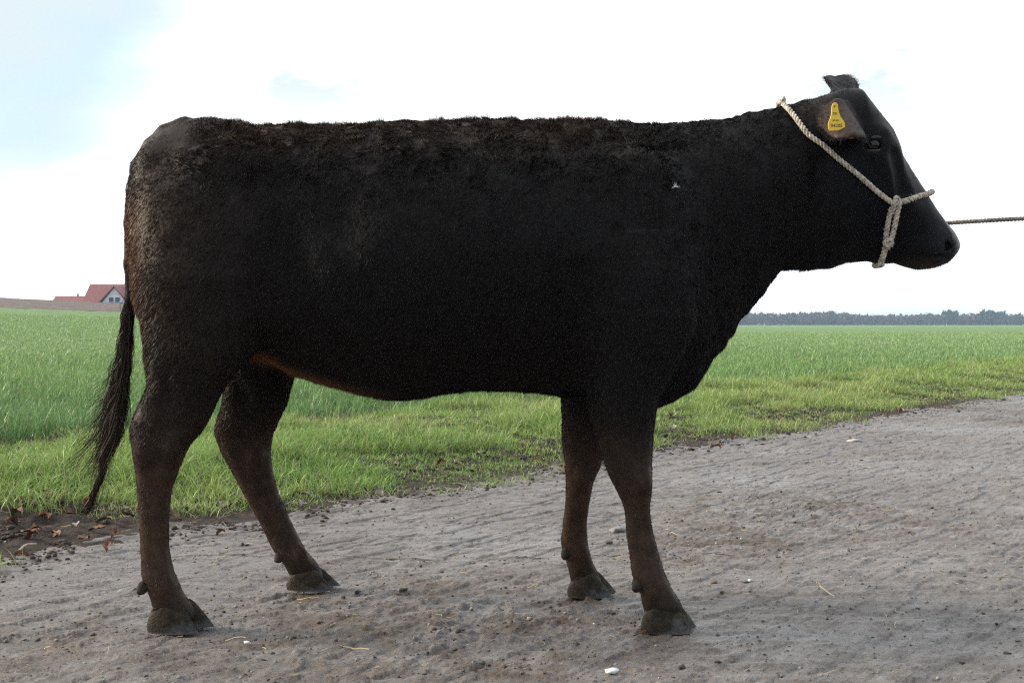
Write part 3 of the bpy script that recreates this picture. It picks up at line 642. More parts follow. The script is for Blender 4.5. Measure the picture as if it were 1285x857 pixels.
# ---- hooves and dewclaws
hoofm = plain('muddy_hoof', (.030, .025, .018), .8, .2, noise=.7, nscale=55, bump=.5, bscale=160)
hoofv = vcol_mat('hoof_horn', .65, .25, noise=.45, nscale=130)
n = hoofv.node_tree; t_ = n.nodes.new('ShaderNodeTexNoise'); t_.inputs['Scale'].default_value = 220; g_ = n.nodes.new('ShaderNodeNewGeometry'); n.links.new(g_.outputs['Position'], t_.inputs['Vector']); bp = n.nodes.new('ShaderNodeBump'); bp.inputs['Distance'].default_value = .0018; n.links.new(t_.outputs['Fac'], bp.inputs['Height']); n.links.new(bp.outputs[0], n.nodes['Principled BSDF'].inputs['Normal'])
def claw(heel_x, toe_x, yc, halfw, top_z, toe_top_z, splay, mirror):
    """one digit: horizontal sections from the coronet down to the sole on z=0"""
    K, M = 13, 40; V = []; a = np.linspace(0, 2 * math.pi, M, endpoint=False)
    for k in range(K):
        t = k / (K - 1); zz = None
        x0 = heel_x - .006 * math.sin(t * 3.1) + .010 * (1 - t); full = toe_x - heel_x
        x1 = heel_x + full * (.55 + .45 * t ** .9)
        cx_, rx = (x0 + x1) / 2, (x1 - x0) / 2
        ca, sa = np.cos(a), np.sin(a); shp = np.where(ca > 0, 1 - .50 * ca ** 2.2, 1)    # pointed toe
        hw = halfw * (.66 + .38 * t ** .6)
        x = cx_ + rx * np.sign(ca) * np.abs(ca) ** .9; u = (x - heel_x) / full
        y = yc + hw * sa * shp + splay * np.clip(u, 0, 1) ** 1.5
        ztop = top_z + (toe_top_z - top_z) * np.clip(u / .66, 0, 1)
        z_ = ztop * (1 - t) ** 1.0 - .006 * t
        z_ = z_ + .0022 * (vnoise(np.c_[x * 120, y * 120, z_ * 60], 3) - .5) * (1 if 0 < k < K - 1 else 0)
        V.append(np.c_[x, y, z_])
    V = np.concatenate(V); Q = []
    for k in range(K - 1):
        for j in range(M): Q.append((k * M + j, k * M + (j + 1) % M, (k + 1) * M + (j + 1) % M, (k + 1) * M + j))
    n0 = len(V); V = np.r_[V, [V[:M].mean(0) + [0, 0, .006]], [V[-M:].mean(0)]]
    T = [(j, n0, (j + 1) % M) for j in range(M)] + [((K - 1) * M + (j + 1) % M, n0 + 1, (K - 1) * M + j) for j in range(M)]
    tt = np.r_[np.repeat(np.linspace(0, 1, K), M), 0, 1]; nz_ = fbm(V * 70, 3, 700); mud = np.array([.050, .037, .022])[None] * (.15 + 1.0 * nz_[:, None]); sole = np.array([.070, .069, .068])[None]
    f_ = sm(tt + (nz_ - .5) * .6, .62, .82)[:, None] * sm(V[:, 0], toe_x - (toe_x - heel_x) * .75, toe_x - (toe_x - heel_x) * .35)[:, None]
    cow_mesh('hoof', V, quads=[q[::-1] for q in Q], tris=T, mat=hoofv, col=mud * (1 - f_) + sole * f_)
def dewclaw(c, r):
    u, v_ = np.meshgrid(np.linspace(0, math.pi, 12), np.linspace(0, 2 * math.pi, 18, endpoint=False), indexing='ij')
    V = np.stack([r * 1.0 * np.sin(u) * np.cos(v_), r * .85 * np.sin(u) * np.sin(v_), r * 1.15 * np.cos(u)], -1).reshape(-1, 3)
    V *= (1 + .25 * (vnoise(V * 160 + c * 9, 8) - .5))[:, None]; V[:, 0] -= np.clip(-V[:, 2], 0, 1) * .35
    Q = [(i * 18 + j, (i + 1) * 18 + j, (i + 1) * 18 + (j + 1) % 18, i * 18 + (j + 1) % 18) for i in range(11) for j in range(18)]
    cow_mesh('dewclaw', V + c, quads=Q, mat=hoofm)
def foot(hx0, tx1, Y, ytop, ytoe, off2, dew):
    h0, t1 = wx(hx0, Y), wx(tx1, Y); zt_, zo_ = wz(ytop, Y), wz(ytoe, Y)
    claw(h0, t1 - off2 * .5, Y - .0235, .0215, zt_, zo_, -.006, 0)
    claw(h0 + .012, t1 + off2 * .5 + .004, Y + .0300, .0205, zt_ * .85, zo_ * .84, .006, 1)
    for sg in (-1, 1): dewclaw(np.array([wx(dew[0], Y) + (.004 if sg > 0 else 0), Y + sg * .021, wz(dew[1], Y)]), .0155)
foot(189, 258, 3.0, 764, 745, .020, (183, 735))
foot(362, 422, 3.476, 719, 709, .006, (353, 697))
foot(804, 871, 3.0, 764, 745, .016, (800, 732))
foot(712, 770, 3.39, 727, 712, .014, (711, 692))

# ---- eyes
eyem, n, b = mat_new('cow_eye'); b.inputs['Base Color'].default_value = (.004, .003, .003, 1); b.inputs['Roughness'].default_value = .08; b.inputs['Specular IOR Level'].default_value = .5
lidm = plain('eyelid_skin', (.032, .026, .024), .5, .4, .2, 80)
for sg in (-1, 1):
    u, v_ = np.meshgrid(np.linspace(0, math.pi, 24), np.linspace(0, 2 * math.pi, 32, endpoint=False), indexing='ij')
    V = np.stack([np.sin(u) * np.cos(v_), np.sin(u) * np.sin(v_), np.cos(u)], -1).reshape(-1, 3) * .0205
    Q = [(i * 32 + j, (i + 1) * 32 + j, (i + 1) * 32 + (j + 1) % 32, i * 32 + (j + 1) % 32) for i in range(23) for j in range(32)]
    c = np.array([wx(1097, YM - .10), YM + sg * .0895, wz(182, YM - .10)])
    cow_mesh('eye', V + c, quads=Q, mat=eyem)
    for up_ in (1, -1):
        aa = np.linspace(0, math.pi, 22); px_ = 1097 - 15.5 * np.cos(aa); py_ = 182 + 1.0 * np.cos(aa) - up_ * (9.0 if up_ > 0 else 8.2) * np.sin(aa) ** .9
        cc_ = np.array([[wx(a_, YM - .10), YM + sg * (.1035 - .010 * abs(math.cos(q_)) ** 2 + .004 * math.sin(q_)), wz(b_, YM - .10)] for a_, b_, q_ in zip(px_, py_, aa)])
        th_ = .0024 * (.35 + np.sin(aa)); W_l = []
        for i_ in range(22):
            w_ = np.linspace(0, 2 * math.pi, 10, endpoint=False); W_l.append(cc_[i_] + np.c_[0 * w_, np.cos(w_) * th_[i_], np.sin(w_) * th_[i_] * 1.25])
        ii_ = (np.arange(21)[:, None] * 10 + np.arange(10)[None]).ravel(); jj_ = (np.arange(21)[:, None] * 10 + ((np.arange(10) + 1) % 10)[None]).ravel()
        cow_mesh('eyelid', np.concatenate(W_l), quads=np.stack([ii_, jj_, jj_ + 10, ii_ + 10], 1), mat=lidm)

# ------------------------------------------------------------------ rope work
bvh = BVHTree.FromPolygons([Vector(v_) for v_ in CV], [tuple(int(a) for a in q) for q in CQ])
def hit(px, py, sg=-1, lift=.006):
    """surface point of the animal where the photo shows (px,py), or its mirror on the far side"""
    x, z_ = wx(px, 3.12), wz(py, 3.12)
    r = bvh.ray_cast(Vector((x, YM + sg * 1.0, z_)), Vector((0, -sg, 0)))
    if r[0] is None: return np.array([x, YM, z_])
    p_ = r[0]; return np.array([p_.x, p_.y, p_.z]) + np.array(r[1]) * lift
def catmull(pts, step=.004):
    p_ = np.array(pts, float); o = []
    q = np.r_[[2 * p_[0] - p_[1]], p_, [2 * p_[-1] - p_[-2]]]
    for i in range(1, len(q) - 2):
        n_ = max(2, int(np.linalg.norm(q[i + 1] - q[i]) / step)); t = np.linspace(0, 1, n_, endpoint=False)[:, None]
        o.append(.5 * (2 * q[i] + (q[i + 1] - q[i - 1]) * t + (2 * q[i - 1] - 5 * q[i] + 4 * q[i + 1] - q[i + 2]) * t ** 2 + (3 * q[i] - q[i - 1] - 3 * q[i + 1] + q[i + 2]) * t ** 3))
    return np.r_[np.concatenate(o), [p_[-1]]]
def rope(name, pts, rad, mat, parent, twist=190, strands=3, fray=60):
    c = catmull(pts, .003); n_ = len(c); tg = np.gradient(c, axis=0); tg /= np.linalg.norm(tg, axis=1, keepdims=True)
    up = np.array([.1, .2, 1.]); e1 = np.zeros_like(c); pv = np.cross(tg[0], up); pv /= np.linalg.norm(pv)
    for i in range(n_): pv = pv - tg[i] * (pv @ tg[i]); pv /= np.linalg.norm(pv); e1[i] = pv
    e2 = np.cross(tg, e1); s = np.r_[0, np.cumsum(np.linalg.norm(np.diff(c, axis=0), axis=1))]
    V, Q, M, o = [], [], 9, 0
    wobble = 1 + .10 * (vnoise(np.c_[s * 60, 0 * s], 5) - .5)
    for k in range(strands):
        ph = s * twist + k * 2 * math.pi / strands
        cc = c + (e1 * np.cos(ph)[:, None] + e2 * np.sin(ph)[:, None]) * (rad * .52 * wobble)[:, None]
        for i in range(n_):
            a = np.linspace(0, 2 * math.pi, M, endpoint=False)
            V.append(cc[i] + (e1[i] * np.cos(a)[:, None] + e2[i] * np.sin(a)[:, None]) * rad * .55)
        ii = (np.arange(n_ - 1)[:, None] * M + np.arange(M)[None]).ravel() + o; jj = (np.arange(n_ - 1)[:, None] * M + ((np.arange(M) + 1) % M)[None]).ravel() + o
        Q.append(np.stack([ii, jj, jj + M, ii + M], 1)); o += n_ * M
    V = np.concatenate(V); Q = np.concatenate(Q); T = []
    # loose fibres
    fs = rng.integers(0, n_, fray); fv = []
    for i in fs:
        a = rng.uniform(0, 6.28); r0 = c[i] + (e1[i] * math.cos(a) + e2[i] * math.sin(a)) * rad * .9
        d_ = (e1[i] * math.cos(a) + e2[i] * math.sin(a)) * .6 + tg[i] * rng.uniform(-1, 1) + rng.normal(size=3) * .3; d_ /= np.linalg.norm(d_)
        l_ = rng.uniform(.003, .012); sd_ = np.cross(d_, [0, 1, 0]) * .0003
        fv.append([r0 - sd_, r0 + sd_, r0 + d_ * l_])
    if fray:
        fv = np.array(fv).reshape(-1, 3); T = np.arange(len(fv)).reshape(-1, 3) + len(V); V = np.r_[V, fv]
    return mesh_np(name, V - OFFR, quads=Q, tris=T if fray else None, mat=mat, parent=parent)
ropem = plain('sisal_rope', (.66, .59, .48), .85, .2, .50, 90, .8, 900)
ropeg = plain('dirty_rope', (.27, .235, .21), .85, .2, .35, 90, .8, 900)
hal = empty('rope_halter', P(1122, 256, 3.1)); OFFR = P(1122, 256, 3.1)
tag(hal, 'pale twisted rope halter round the cow head with its lead rope pulled to the right', 'halter')
ck = [(992, 128), (996, 140), (1003, 155), (1014, 171), (1030, 184), (1050, 201), (1075, 221), (1100, 241), (1119, 254)]
nearp = [hit(a, b_, -1, .007) for a, b_ in ck]; farp = [hit(a, b_, 1, .007) for a, b_ in ck]
topc = np.array([wx(989, 3.18), YM, wz(128.5)])
topc = np.array([nearp[0][0] - .002, YM, np.interp((nearp[0][0]) * F / YM + HX, [p[0] for p in TOP], [wz(p[1]) for p in TOP]) + .012])
mid1 = nearp[0] * .5 + topc * .5 + np.array([0, -.012, .010]); mid2 = farp[0] * .5 + topc * .5 + np.array([0, .012, .010])
rope('cheek_rope', nearp[::-1] + [mid1, topc, mid2] + farp, .0070, ropem, hal)
nb = [(1122, 256), (1134, 253.5), (1146, 250), (1156, 246)]
nearn = [hit(a, b_, -1, .007) for a, b_ in nb]; farn = [hit(a, b_, 1, .007) for a, b_ in nb]
tipn = np.array([wx(1167.5, YM), YM, wz(241.5)])
rope('nose_band', nearn + [np.array([wx(1165, 3.17), YM - .042, wz(243.5, 3.17)]), tipn + [0, -.012, 0], tipn + [0, .012, 0], np.array([wx(1165, 3.17), YM + .042, wz(243.5, 3.17)])] + farn[::-1], .0076, ropem, hal)
for q, (dx, rr) in enumerate(((-3.5, .0075), (3.5, .0078))):
    cp = [(1123 + dx, 259), (1121 + dx * 1.2, 275), (1120 + dx, 292), (1119 + dx * .3, 308)]
    rope('chin_rope', [hit(a, b_, -1, .008 + .003 * q) for a, b_ in cp], rr * .92, ropem, hal)
lw = [hit(1118, 306, -1, .009), hit(1117.5, 318, -1, .008), hit(1117, 327, -1, .006)]
bt = np.array([lw[-1][0], YM, wz(333.5)])
rope('chin_rope', lw + [bt + [0, -.03, .002], bt + [0, .03, .002]] + [hit(1117, 326, 1, .006), hit(1118, 306, 1, .008), hit(1121, 280, 1, .008), hit(1123, 259, 1, .008)], .0082, ropem, hal)
k0 = hit(1122, 256, -1, .012)
def loop(c, rx, rz, rad, name, tilt=0):
    a = np.linspace(0, 2 * math.pi, 13); rope(name, [c + np.array([rx * math.cos(q), -.004 + .004 * math.cos(2 * q), rz * math.sin(q)]) for q in a], rad, ropem, hal, fray=20)
rope('knot', [k0 + [-.006, .008, -.020], k0 + [-.004, -.004, .0], k0 + [-.001, -.007, .014], k0 + [.006, .002, .017], k0 + [.009, -.004, 0], k0 + [.007, .006, -.022]], .0070, ropem, hal, fray=25)
k1 = hit(1120, 301, -1, .012); loop(k1, .009, .008, .0062, 'knot')
fd = [hit(1121, 285, 1, .02), hit(1150, 290, 1, .02), P(1178, 283, 3.33), P(1192, 280, 3.34), P(1230, 277.5, 3.30), P(1285, 274.5, 3.25), P(1400, 270, 3.15), P(1560, 262, 3.0)]
rope('lead_rope', fd, .0062, ropeg, hal, twist=230, fray=80)

# a shred of down caught in the coat
fp = hit(836, 244, -1, .016); Vf, Tf = [], []
for q in range(14):
    a = rng.uniform(-.6, 3.9); l_ = rng.uniform(.006, .014); d_ = np.array([math.cos(a), -.2, math.sin(a)]) * l_; sd_ = np.array([-math.sin(a), 0, math.cos(a)]) * .0009
    Vf += [-sd_, sd_, d_]; Tf.append((3 * q, 3 * q + 1, 3 * q + 2))
o = mesh_np('feather', np.array(Vf), tris=Tf, mat=plain('white_down', (.7, .72, .75), .8), smooth=False); o.location = tuple(fp)
tag(o, 'tiny white shred of feather caught in the coat on the cow shoulder', 'feather')
# ------------------------------------------------------------------ ear tag
yel, n, b = mat_new('yellow_plastic'); b.inputs['Base Color'].default_value = (.90, .62, .05, 1); b.inputs['Roughness'].default_value = .4
ink = plain('tag_ink', (.12, .09, .03), .6, .3, .1)
TAGO = P(1048, 149, 2.985); tg_ = empty('ear_tag', TAGO); tag(tg_, 'yellow plastic ear tag pierced through the near ear of the cow', 'ear tag')
outl = [(1043.6, 134), (1044.6, 130.8), (1047, 129), (1049.6, 129.3), (1051.2, 132), (1052.2, 139), (1054.5, 146.5), (1058.3, 151.5), (1060.2, 155), (1060.4, 161), (1059, 162.8), (1050, 164), (1041.5, 164.6), (1039.6, 162.5), (1039, 154.8), (1041.2, 150), (1043, 144)]
def slab(name, pts, Y, th, mat, parent, org, dy=lambda x, y: 0, bevel=.0006):
    V = []
    c = np.mean(np.array(pts), 0)
    for lay, (sc, yo) in enumerate(((.97, -th / 2), (1, -th / 2 + bevel), (1, th / 2 - bevel), (.97, th / 2))):
        for (x, y) in pts:
            x2, y2 = c[0] + (x - c[0]) * sc, c[1] + (y - c[1]) * sc; V.append(P(x2, y2, Y) + np.array([0, yo + dy(x, y), 0]) - org)
    m_ = len(pts); me = bpy.data.meshes.new(name); Fc = []
    Fc.append(list(range(m_))); Fc.append(list(range(3 * m_, 4 * m_))[::-1])
    for l_ in range(3):
        for j in range(m_): Fc.append((l_ * m_ + j, (l_ + 1) * m_ + j, (l_ + 1) * m_ + (j + 1) % m_, l_ * m_ + (j + 1) % m_))
    me.from_pydata([tuple(v_) for v_ in V], [], Fc); me.materials.append(mat); o = bpy.data.objects.new(name, me); C.objects.link(o); o.parent = parent
    return o
# push the tag just in front of the ear's back surface
yt = min([hit(a, b_, -1, 0)[1] for a, b_ in ((1047, 134), (1048, 145), (1050, 155), (1044, 158), (1056, 158), (1059, 161), (1041, 162))]) - .010
print('tag depth', yt, 'ear hits', [round(float(hit(a, b_, -1, 0)[1]), 3) for a, b_ in ((1047, 134), (1048, 145), (1050, 155), (1055, 170), (1060, 178))])
scl = 3.12 / 3.12
slab('tag_front', outl, yt, .0022, yel, tg_, TAGO)
slab('tag_back', [(1054, 164), (1060, 160), (1070, 158), (1072, 162), (1072, 171.5), (1070.5, 174), (1056, 174.3), (1054, 172)], yt + .028, .0022, yel, tg_, TAGO)
def text(s, px, py, size, mat, parent, org, Y, sx=1):
    cu = bpy.data.curves.new('lettering', 'FONT'); cu.body = s; cu.size = size; cu.align_x = 'CENTER'; cu.align_y = 'CENTER'; cu.extrude = .0002; cu.offset = .0001
    o = bpy.data.objects.new('lettering', cu); C.objects.link(o); dg = bpy.context.evaluated_depsgraph_get()
    me = bpy.data.meshes.new_from_object(o.evaluated_get(dg)); bpy.data.objects.remove(o); me.materials.append(mat)
    o = bpy.data.objects.new('lettering', me); C.objects.link(o); o.parent = parent
    o.location = tuple(P(px, py, Y) - org); o.rotation_euler = (R(90), 0, 0); o.scale = (sx, 1, 1); return o
text('DE', 1047.6, 143, .0085, ink, tg_, TAGO, yt - .0014)
text('03 421', 1049, 151.5, .006, ink, tg_, TAGO, yt - .0014)
text('04205', 1049.8, 158, .012, ink, tg_, TAGO, yt - .0014)
u_, v_ = np.meshgrid(np.linspace(0, math.pi, 8), np.linspace(0, 2 * math.pi, 12, endpoint=False), indexing='ij')
V = np.stack([.003 * np.sin(u_) * np.cos(v_), .0018 * np.cos(u_), .003 * np.sin(u_) * np.sin(v_)], -1).reshape(-1, 3)
Q = [(i * 12 + j, (i + 1) * 12 + j, (i + 1) * 12 + (j + 1) % 12, i * 12 + (j + 1) % 12) for i in range(7) for j in range(12)]
mesh_np('rivet', V + P(1047, 133.5, yt - .0012) - TAGO, quads=Q, mat=plain('rivet_brown', (.30, .18, .02), .4), parent=tg_)

# ------------------------------------------------------------------ grass
def blades(X, Y, Z, Lh, Wd, lean, col, name, mat, nseg=3, droop=1.0):
    n_ = len(X); az = rng.uniform(0, 2 * math.pi, n_); dx, dy = np.cos(az), np.sin(az); fa = rng.uniform(0, math.pi, n_); sx, sy = np.cos(fa), np.sin(fa)
    V = []; wprof = np.interp(np.linspace(0, 1, nseg + 1), [0, .35, .75, 1], [.7, 1, .7, .08])
    for k in range(nseg + 1):
        t = k / nseg; h = Lh * (t - .38 * droop * lean * t ** 2.6); o = Lh * lean * t ** 1.7
        x = X + dx * o; y = Y + dy * o; z_ = Z + h - .012; hw = Wd * wprof[k] / 2
        V.append(np.c_[x - sx * hw, y - sy * hw, z_]); V.append(np.c_[x + sx * hw, y + sy * hw, z_ + .0])
    K = 2 * (nseg + 1); V = np.stack(V, 1).reshape(-1, 3); b0 = np.arange(n_) * K
    Q = np.concatenate([np.stack([b0 + 2 * s, b0 + 2 * s + 1, b0 + 2 * s + 3, b0 + 2 * s + 2], 1) for s in range(nseg)])
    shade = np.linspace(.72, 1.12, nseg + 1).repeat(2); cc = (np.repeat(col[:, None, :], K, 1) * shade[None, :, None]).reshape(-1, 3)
    return tag(mesh_np(name, V, quads=Q, mat=mat, col=cc), kind='stuff')
grassm = vcol_mat('grass_blade', .40, .45, trans=.34)
def scatter(n_, y0, y1, power):
    u = rng.random(n_); 
    # density per area falls as 1/Y^power inside a wedge (width ~ Y)
    e = 2 - power
    Y = (y0 ** e + u * (y1 ** e - y0 ** e)) ** (1 / e) if abs(e) > 1e-6 else y0 * (y1 / y0) ** u
    X = (rng.random(n_) * 2 - 1) * (.50 * Y + 1.6); return X, Y
# crop
X, Y = scatter(760000, 5.0, 95, 1.45); s_ = edge_s(X, Y); P2 = np.c_[X, Y]
wv_ = 2.55 + .5 * (fbm(np.c_[edge_t(X, Y) * .7, 0 * X], 2, 400) - .5)
ewv = wv_
k_ = s_ > wv_ + rng.normal(size=len(X)) * .04
tx = edge_t(X, Y); 
den = .45 + .55 * sm(fbm(P2 * 1.6, 2, 410), .32, .5); k_ &= rng.random(len(X)) < den
k_ &= ~((s_ > wv_ + .75) & (s_ < wv_ + .95) & False)
X, Y, s_ = X[k_], Y[k_], s_[k_]; P2 = np.c_[X, Y]; n_ = len(X)
hgt = rng.uniform(.09, .185, n_) * (.8 + .45 * fbm(P2 * 1.1, 2, 420)) * (1 - .12 * sm(Y, 8, 20))
wdt = rng.uniform(.0040, .0075, n_) * np.maximum(1, Y / 9) ** .75
lean = np.clip(rng.gamma(2.2, .24, n_), .05, 1.35)
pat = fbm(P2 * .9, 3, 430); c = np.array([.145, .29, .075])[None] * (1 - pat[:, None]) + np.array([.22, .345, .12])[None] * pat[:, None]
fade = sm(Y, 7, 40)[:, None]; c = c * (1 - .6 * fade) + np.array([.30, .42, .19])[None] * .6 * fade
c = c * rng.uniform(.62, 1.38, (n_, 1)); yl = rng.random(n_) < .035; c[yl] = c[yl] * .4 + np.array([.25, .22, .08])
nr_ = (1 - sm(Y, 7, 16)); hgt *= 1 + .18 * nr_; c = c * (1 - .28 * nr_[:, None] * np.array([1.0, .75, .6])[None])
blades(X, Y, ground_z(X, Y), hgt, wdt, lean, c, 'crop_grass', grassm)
# verge grass, clumpy, with bare soil near the track
nv = 430000; s_ = rng.uniform(-.26, 2.95, nv); e_ = -.35; ya, yb = 2.9, 42.
yq = (ya ** e_ + rng.random(nv) * (yb ** e_ - ya ** e_)) ** (1 / e_); t = (yq - 6.1 - s_ * ND[1]) / TD[1]; X = t * TD[0] + s_ * ND[0]; Y = 6.1 + t * TD[1] + s_ * ND[1]
k_ = (np.abs(X) < .5 * Y + 1.6) & (Y > 2.5); X, Y = X[k_], Y[k_]; s_ = edge_s(X, Y); P2 = np.c_[X, Y]
edge_n = fbm(P2 * 1.9, 3, 500, .6); pat = fbm(P2 * 3.6, 3, 510, .6)
cov = sm(s_, -.12, .26) * 1.3 + (edge_n - .5) * 1.6 * (1 - sm(s_, .6, 1.3)) + (pat - .5) * 1.0 * (1 - .6 * sm(s_, .7, 1.2)) - 1.5 * np.exp(-(((X + 1.80) / .75) ** 2 + ((Y - 4.30) / .42) ** 2)) * (.4 + 1.2 * edge_n)
wv_ = 2.55 + .5 * (fbm(np.c_[edge_t(X, Y) * .7, 0 * X], 2, 400) - .5)
k_ = (s_ > -.24) & (s_ < wv_ - .10 + .05 * rng.normal(size=len(X))) & (rng.random(len(X)) < np.clip(cov, 0.0, 1) ** 1.3)
X, Y, s_, pat = X[k_], Y[k_], s_[k_], pat[k_]; n_ = len(X); P2 = np.c_[X, Y]
tall = sm(fbm(P2 * 2.6, 2, 520), .45, .62)
hgt = rng.uniform(.035, .095, n_) * (.7 + .9 * tall) * (.65 + .5 * sm(s_, .1, 1.2)); wdt = rng.uniform(.0024, .0048, n_) * np.maximum(1, Y / 7) ** .75
lean = np.clip(rng.gamma(2.6, .30, n_), .1, 1.6)
g1, g2 = np.array([.20, .35, .075]), np.array([.34, .42, .14]); pp = np.clip(fbm(P2 * 1.4, 3, 530) * 1.4 - .2, 0, 1)[:, None]
c = (g1 * (1 - pp) + g2 * pp) * rng.uniform(.6, 1.4, (n_, 1)); dry = rng.random(n_) < .09; c[dry] = np.array([.36, .30, .16]) * rng.uniform(.6, 1.1, (dry.sum(), 1))
blades(X, Y, np.where(s_ < .2, np.maximum(ground_z(X, Y), track_z(X, Y)), ground_z(X, Y)), hgt, wdt, lean, c, 'verge_grass', grassm)

# ------------------------------------------------------------------ litter on the ground
ph = (1 + 5 ** .5) / 2; ICO = np.array([(-1, ph, 0), (1, ph, 0), (-1, -ph, 0), (1, -ph, 0), (0, -1, ph), (0, 1, ph), (0, -1, -ph), (0, 1, -ph), (ph, 0, -1), (ph, 0, 1), (-ph, 0, -1), (-ph, 0, 1)]) / 1.9
ICF = np.array([(0, 11, 5), (0, 5, 1), (0, 1, 7), (0, 7, 10), (0, 10, 11), (1, 5, 9), (5, 11, 4), (11, 10, 2), (10, 7, 6), (7, 1, 8), (3, 9, 4), (3, 4, 2), (3, 2, 6), (3, 6, 8), (3, 8, 9), (4, 9, 5), (2, 4, 11), (6, 2, 10), (8, 6, 7), (9, 8, 1)])
def sub_ico(V, Fc):
    mid = {}; V = [tuple(v_) for v_ in V]; o = []
    def m_(a, b_):
        k = (min(a, b_), max(a, b_))
        if k not in mid: mid[k] = len(V); V.append(tuple((np.array(V[a]) + np.array(V[b_])) / 2 * 1.12))
        return mid[k]
    for a, b_, c in Fc: x, y, z_ = m_(a, b_), m_(b_, c), m_(c, a); o += [(a, x, z_), (x, b_, y), (z_, y, c), (x, y, z_)]
    return np.array(V), np.array(o)
IV, IF = sub_ico(ICO, ICF)
def lumps(X, Y, r, colr, name, mat, flat=.55, label=None):
    n_ = len(X); sc = r[:, None] * rng.uniform(.6, 1.5, (n_, 3)); sc[:, 2] = r * rng.uniform(.35, .8, n_) * flat / .55; a = rng.uniform(0, 6.28, n_)
    V = IV[None] * (1 + .38 * rng.normal(size=(n_, len(IV), 1)).clip(-1.3, 1.3) * .6) * sc[:, None]
    x = V[:, :, 0] * np.cos(a)[:, None] - V[:, :, 1] * np.sin(a)[:, None]; y = V[:, :, 0] * np.sin(a)[:, None] + V[:, :, 1] * np.cos(a)[:, None]
    Zg = np.where(edge_s(X, Y) > .16, ground_z(X, Y), track_z(X, Y))
    V = np.stack([x + X[:, None], y + Y[:, None], V[:, :, 2] + (Zg + r * .15)[:, None]], -1).reshape(-1, 3)
    T = (IF[None] + (np.arange(n_) * len(IV))[:, None, None]).reshape(-1, 3)
    return tag(mesh_np(name, V, tris=T, mat=mat, col=np.repeat(colr, len(IV), 0), smooth=True), kind='stuff')
clodm = vcol_mat('clod', .8, .25, noise=.3, nscale=150)
n0 = 90000; X, Y = scatter(n0, 2.3, 18, 1.3); d = dirt(X, Y); s_ = edge_s(X, Y); cm = sm(fbm(np.c_[X, Y] * 7, 3, 600), .45, .62)
k_ = (s_ < -.05) & (rng.random(n0) < (.10 + .85 * np.clip(d, 0, 1) * cm + .6 * sm(s_, -.7, -.1) * cm)); X, Y, d = X[k_], Y[k_], d[k_]
r = rng.lognormal(-6.0, .5, len(X)).clip(.001, .010); cc = np.array([.085, .070, .058])[None] * rng.uniform(.6, 1.6, (len(X), 1))
lumps(X, Y, r, cc, 'mud_clods', clodm)
# clods and crumbly earth along the verge
n0 = 44000; t = -6 + 28 * rng.random(n0) ** 1.5; s_ = rng.normal(.14, .17, n0); X = t * TD[0] + s_ * ND[0]; Y = 6.1 + t * TD[1] + s_ * ND[1]
k_ = (Y > 2.4) & (fbm(np.c_[X, Y] * 3, 2, 610) > .36); X, Y = X[k_], Y[k_]
lumps(X, Y, rng.lognormal(-5.35, .5, len(X)).clip(.0015, .016), np.array([.055, .042, .034])[None] * rng.uniform(.55, 1.8, (len(X), 1)), 'verge_clods', clodm)
# grit
n0 = 22000; X, Y = scatter(n0, 2.3, 14, 1.3); k_ = edge_s(X, Y) < -.1; X, Y = X[k_], Y[k_]
gc = np.array([.20, .19, .18])[None] * rng.uniform(.5, 1.5, (len(X), 1)); gc[rng.random(len(X)) < .008] = (.50, .62, .62)
lumps(X, Y, rng.lognormal(-6.2, .4, len(X)).clip(.0008, .006), gc, 'grit', clodm, .8)
# straw and plant bits
strawm = vcol_mat('straw', .6, .3)
n0 = 3600; X, Y = scatter(n0, 2.3, 15, 1.3); d = dirt(X, Y); s_ = edge_s(X, Y)
k_ = (s_ < .5) & (rng.random(n0) < .7 + .6 * d + .35 * sm(s_, -.5, 0)); X, Y = X[k_], Y[k_]; n_ = len(X)
a = rng.normal(.0, .9, n_); Ls = rng.uniform(.006, .034, n_) * rng.choice([1, 1, 1, 2.2], n_); bend = rng.normal(0, .15, n_); T5 = np.linspace(-.5, .5, 6); V = []
for t in T5:
    ox = Ls * t; oy = bend * Ls * (t * t * 4); x = X + ox * np.cos(a) - oy * np.sin(a); y = Y + ox * np.sin(a) + oy * np.cos(a)
    z_ = np.where(edge_s(X, Y) > -.06, ground_z(x, y), track_z(x, y)) + .004 + .003 * (t + .5); hw = rng.uniform(.0006, .0014, n_) if t == T5[0] else hw
    V.append(np.c_[x - np.sin(a) * -hw, y + np.cos(a) * -hw, z_]); V.append(np.c_[x, y, z_ + hw]); V.append(np.c_[x - np.sin(a) * hw, y + np.cos(a) * hw, z_])
V = np.stack(V, 1).reshape(-1, 3); b0 = np.arange(n_) * 18; Q = []
for s in range(5):
    for j in range(2): Q.append(np.stack([b0 + 3 * s + j, b0 + 3 * s + j + 1, b0 + 3 * s + j + 4, b0 + 3 * s + j + 3], 1))
sc_ = np.where(rng.random(n_)[:, None] < .55, np.array([.42, .34, .20])[None], np.array([.20, .13, .08])[None]) * rng.uniform(.6, 1.3, (n_, 1))
tag(mesh_np('straw_litter', V, quads=np.concatenate(Q), mat=strawm, col=np.repeat(sc_, 18, 0)), kind='stuff')
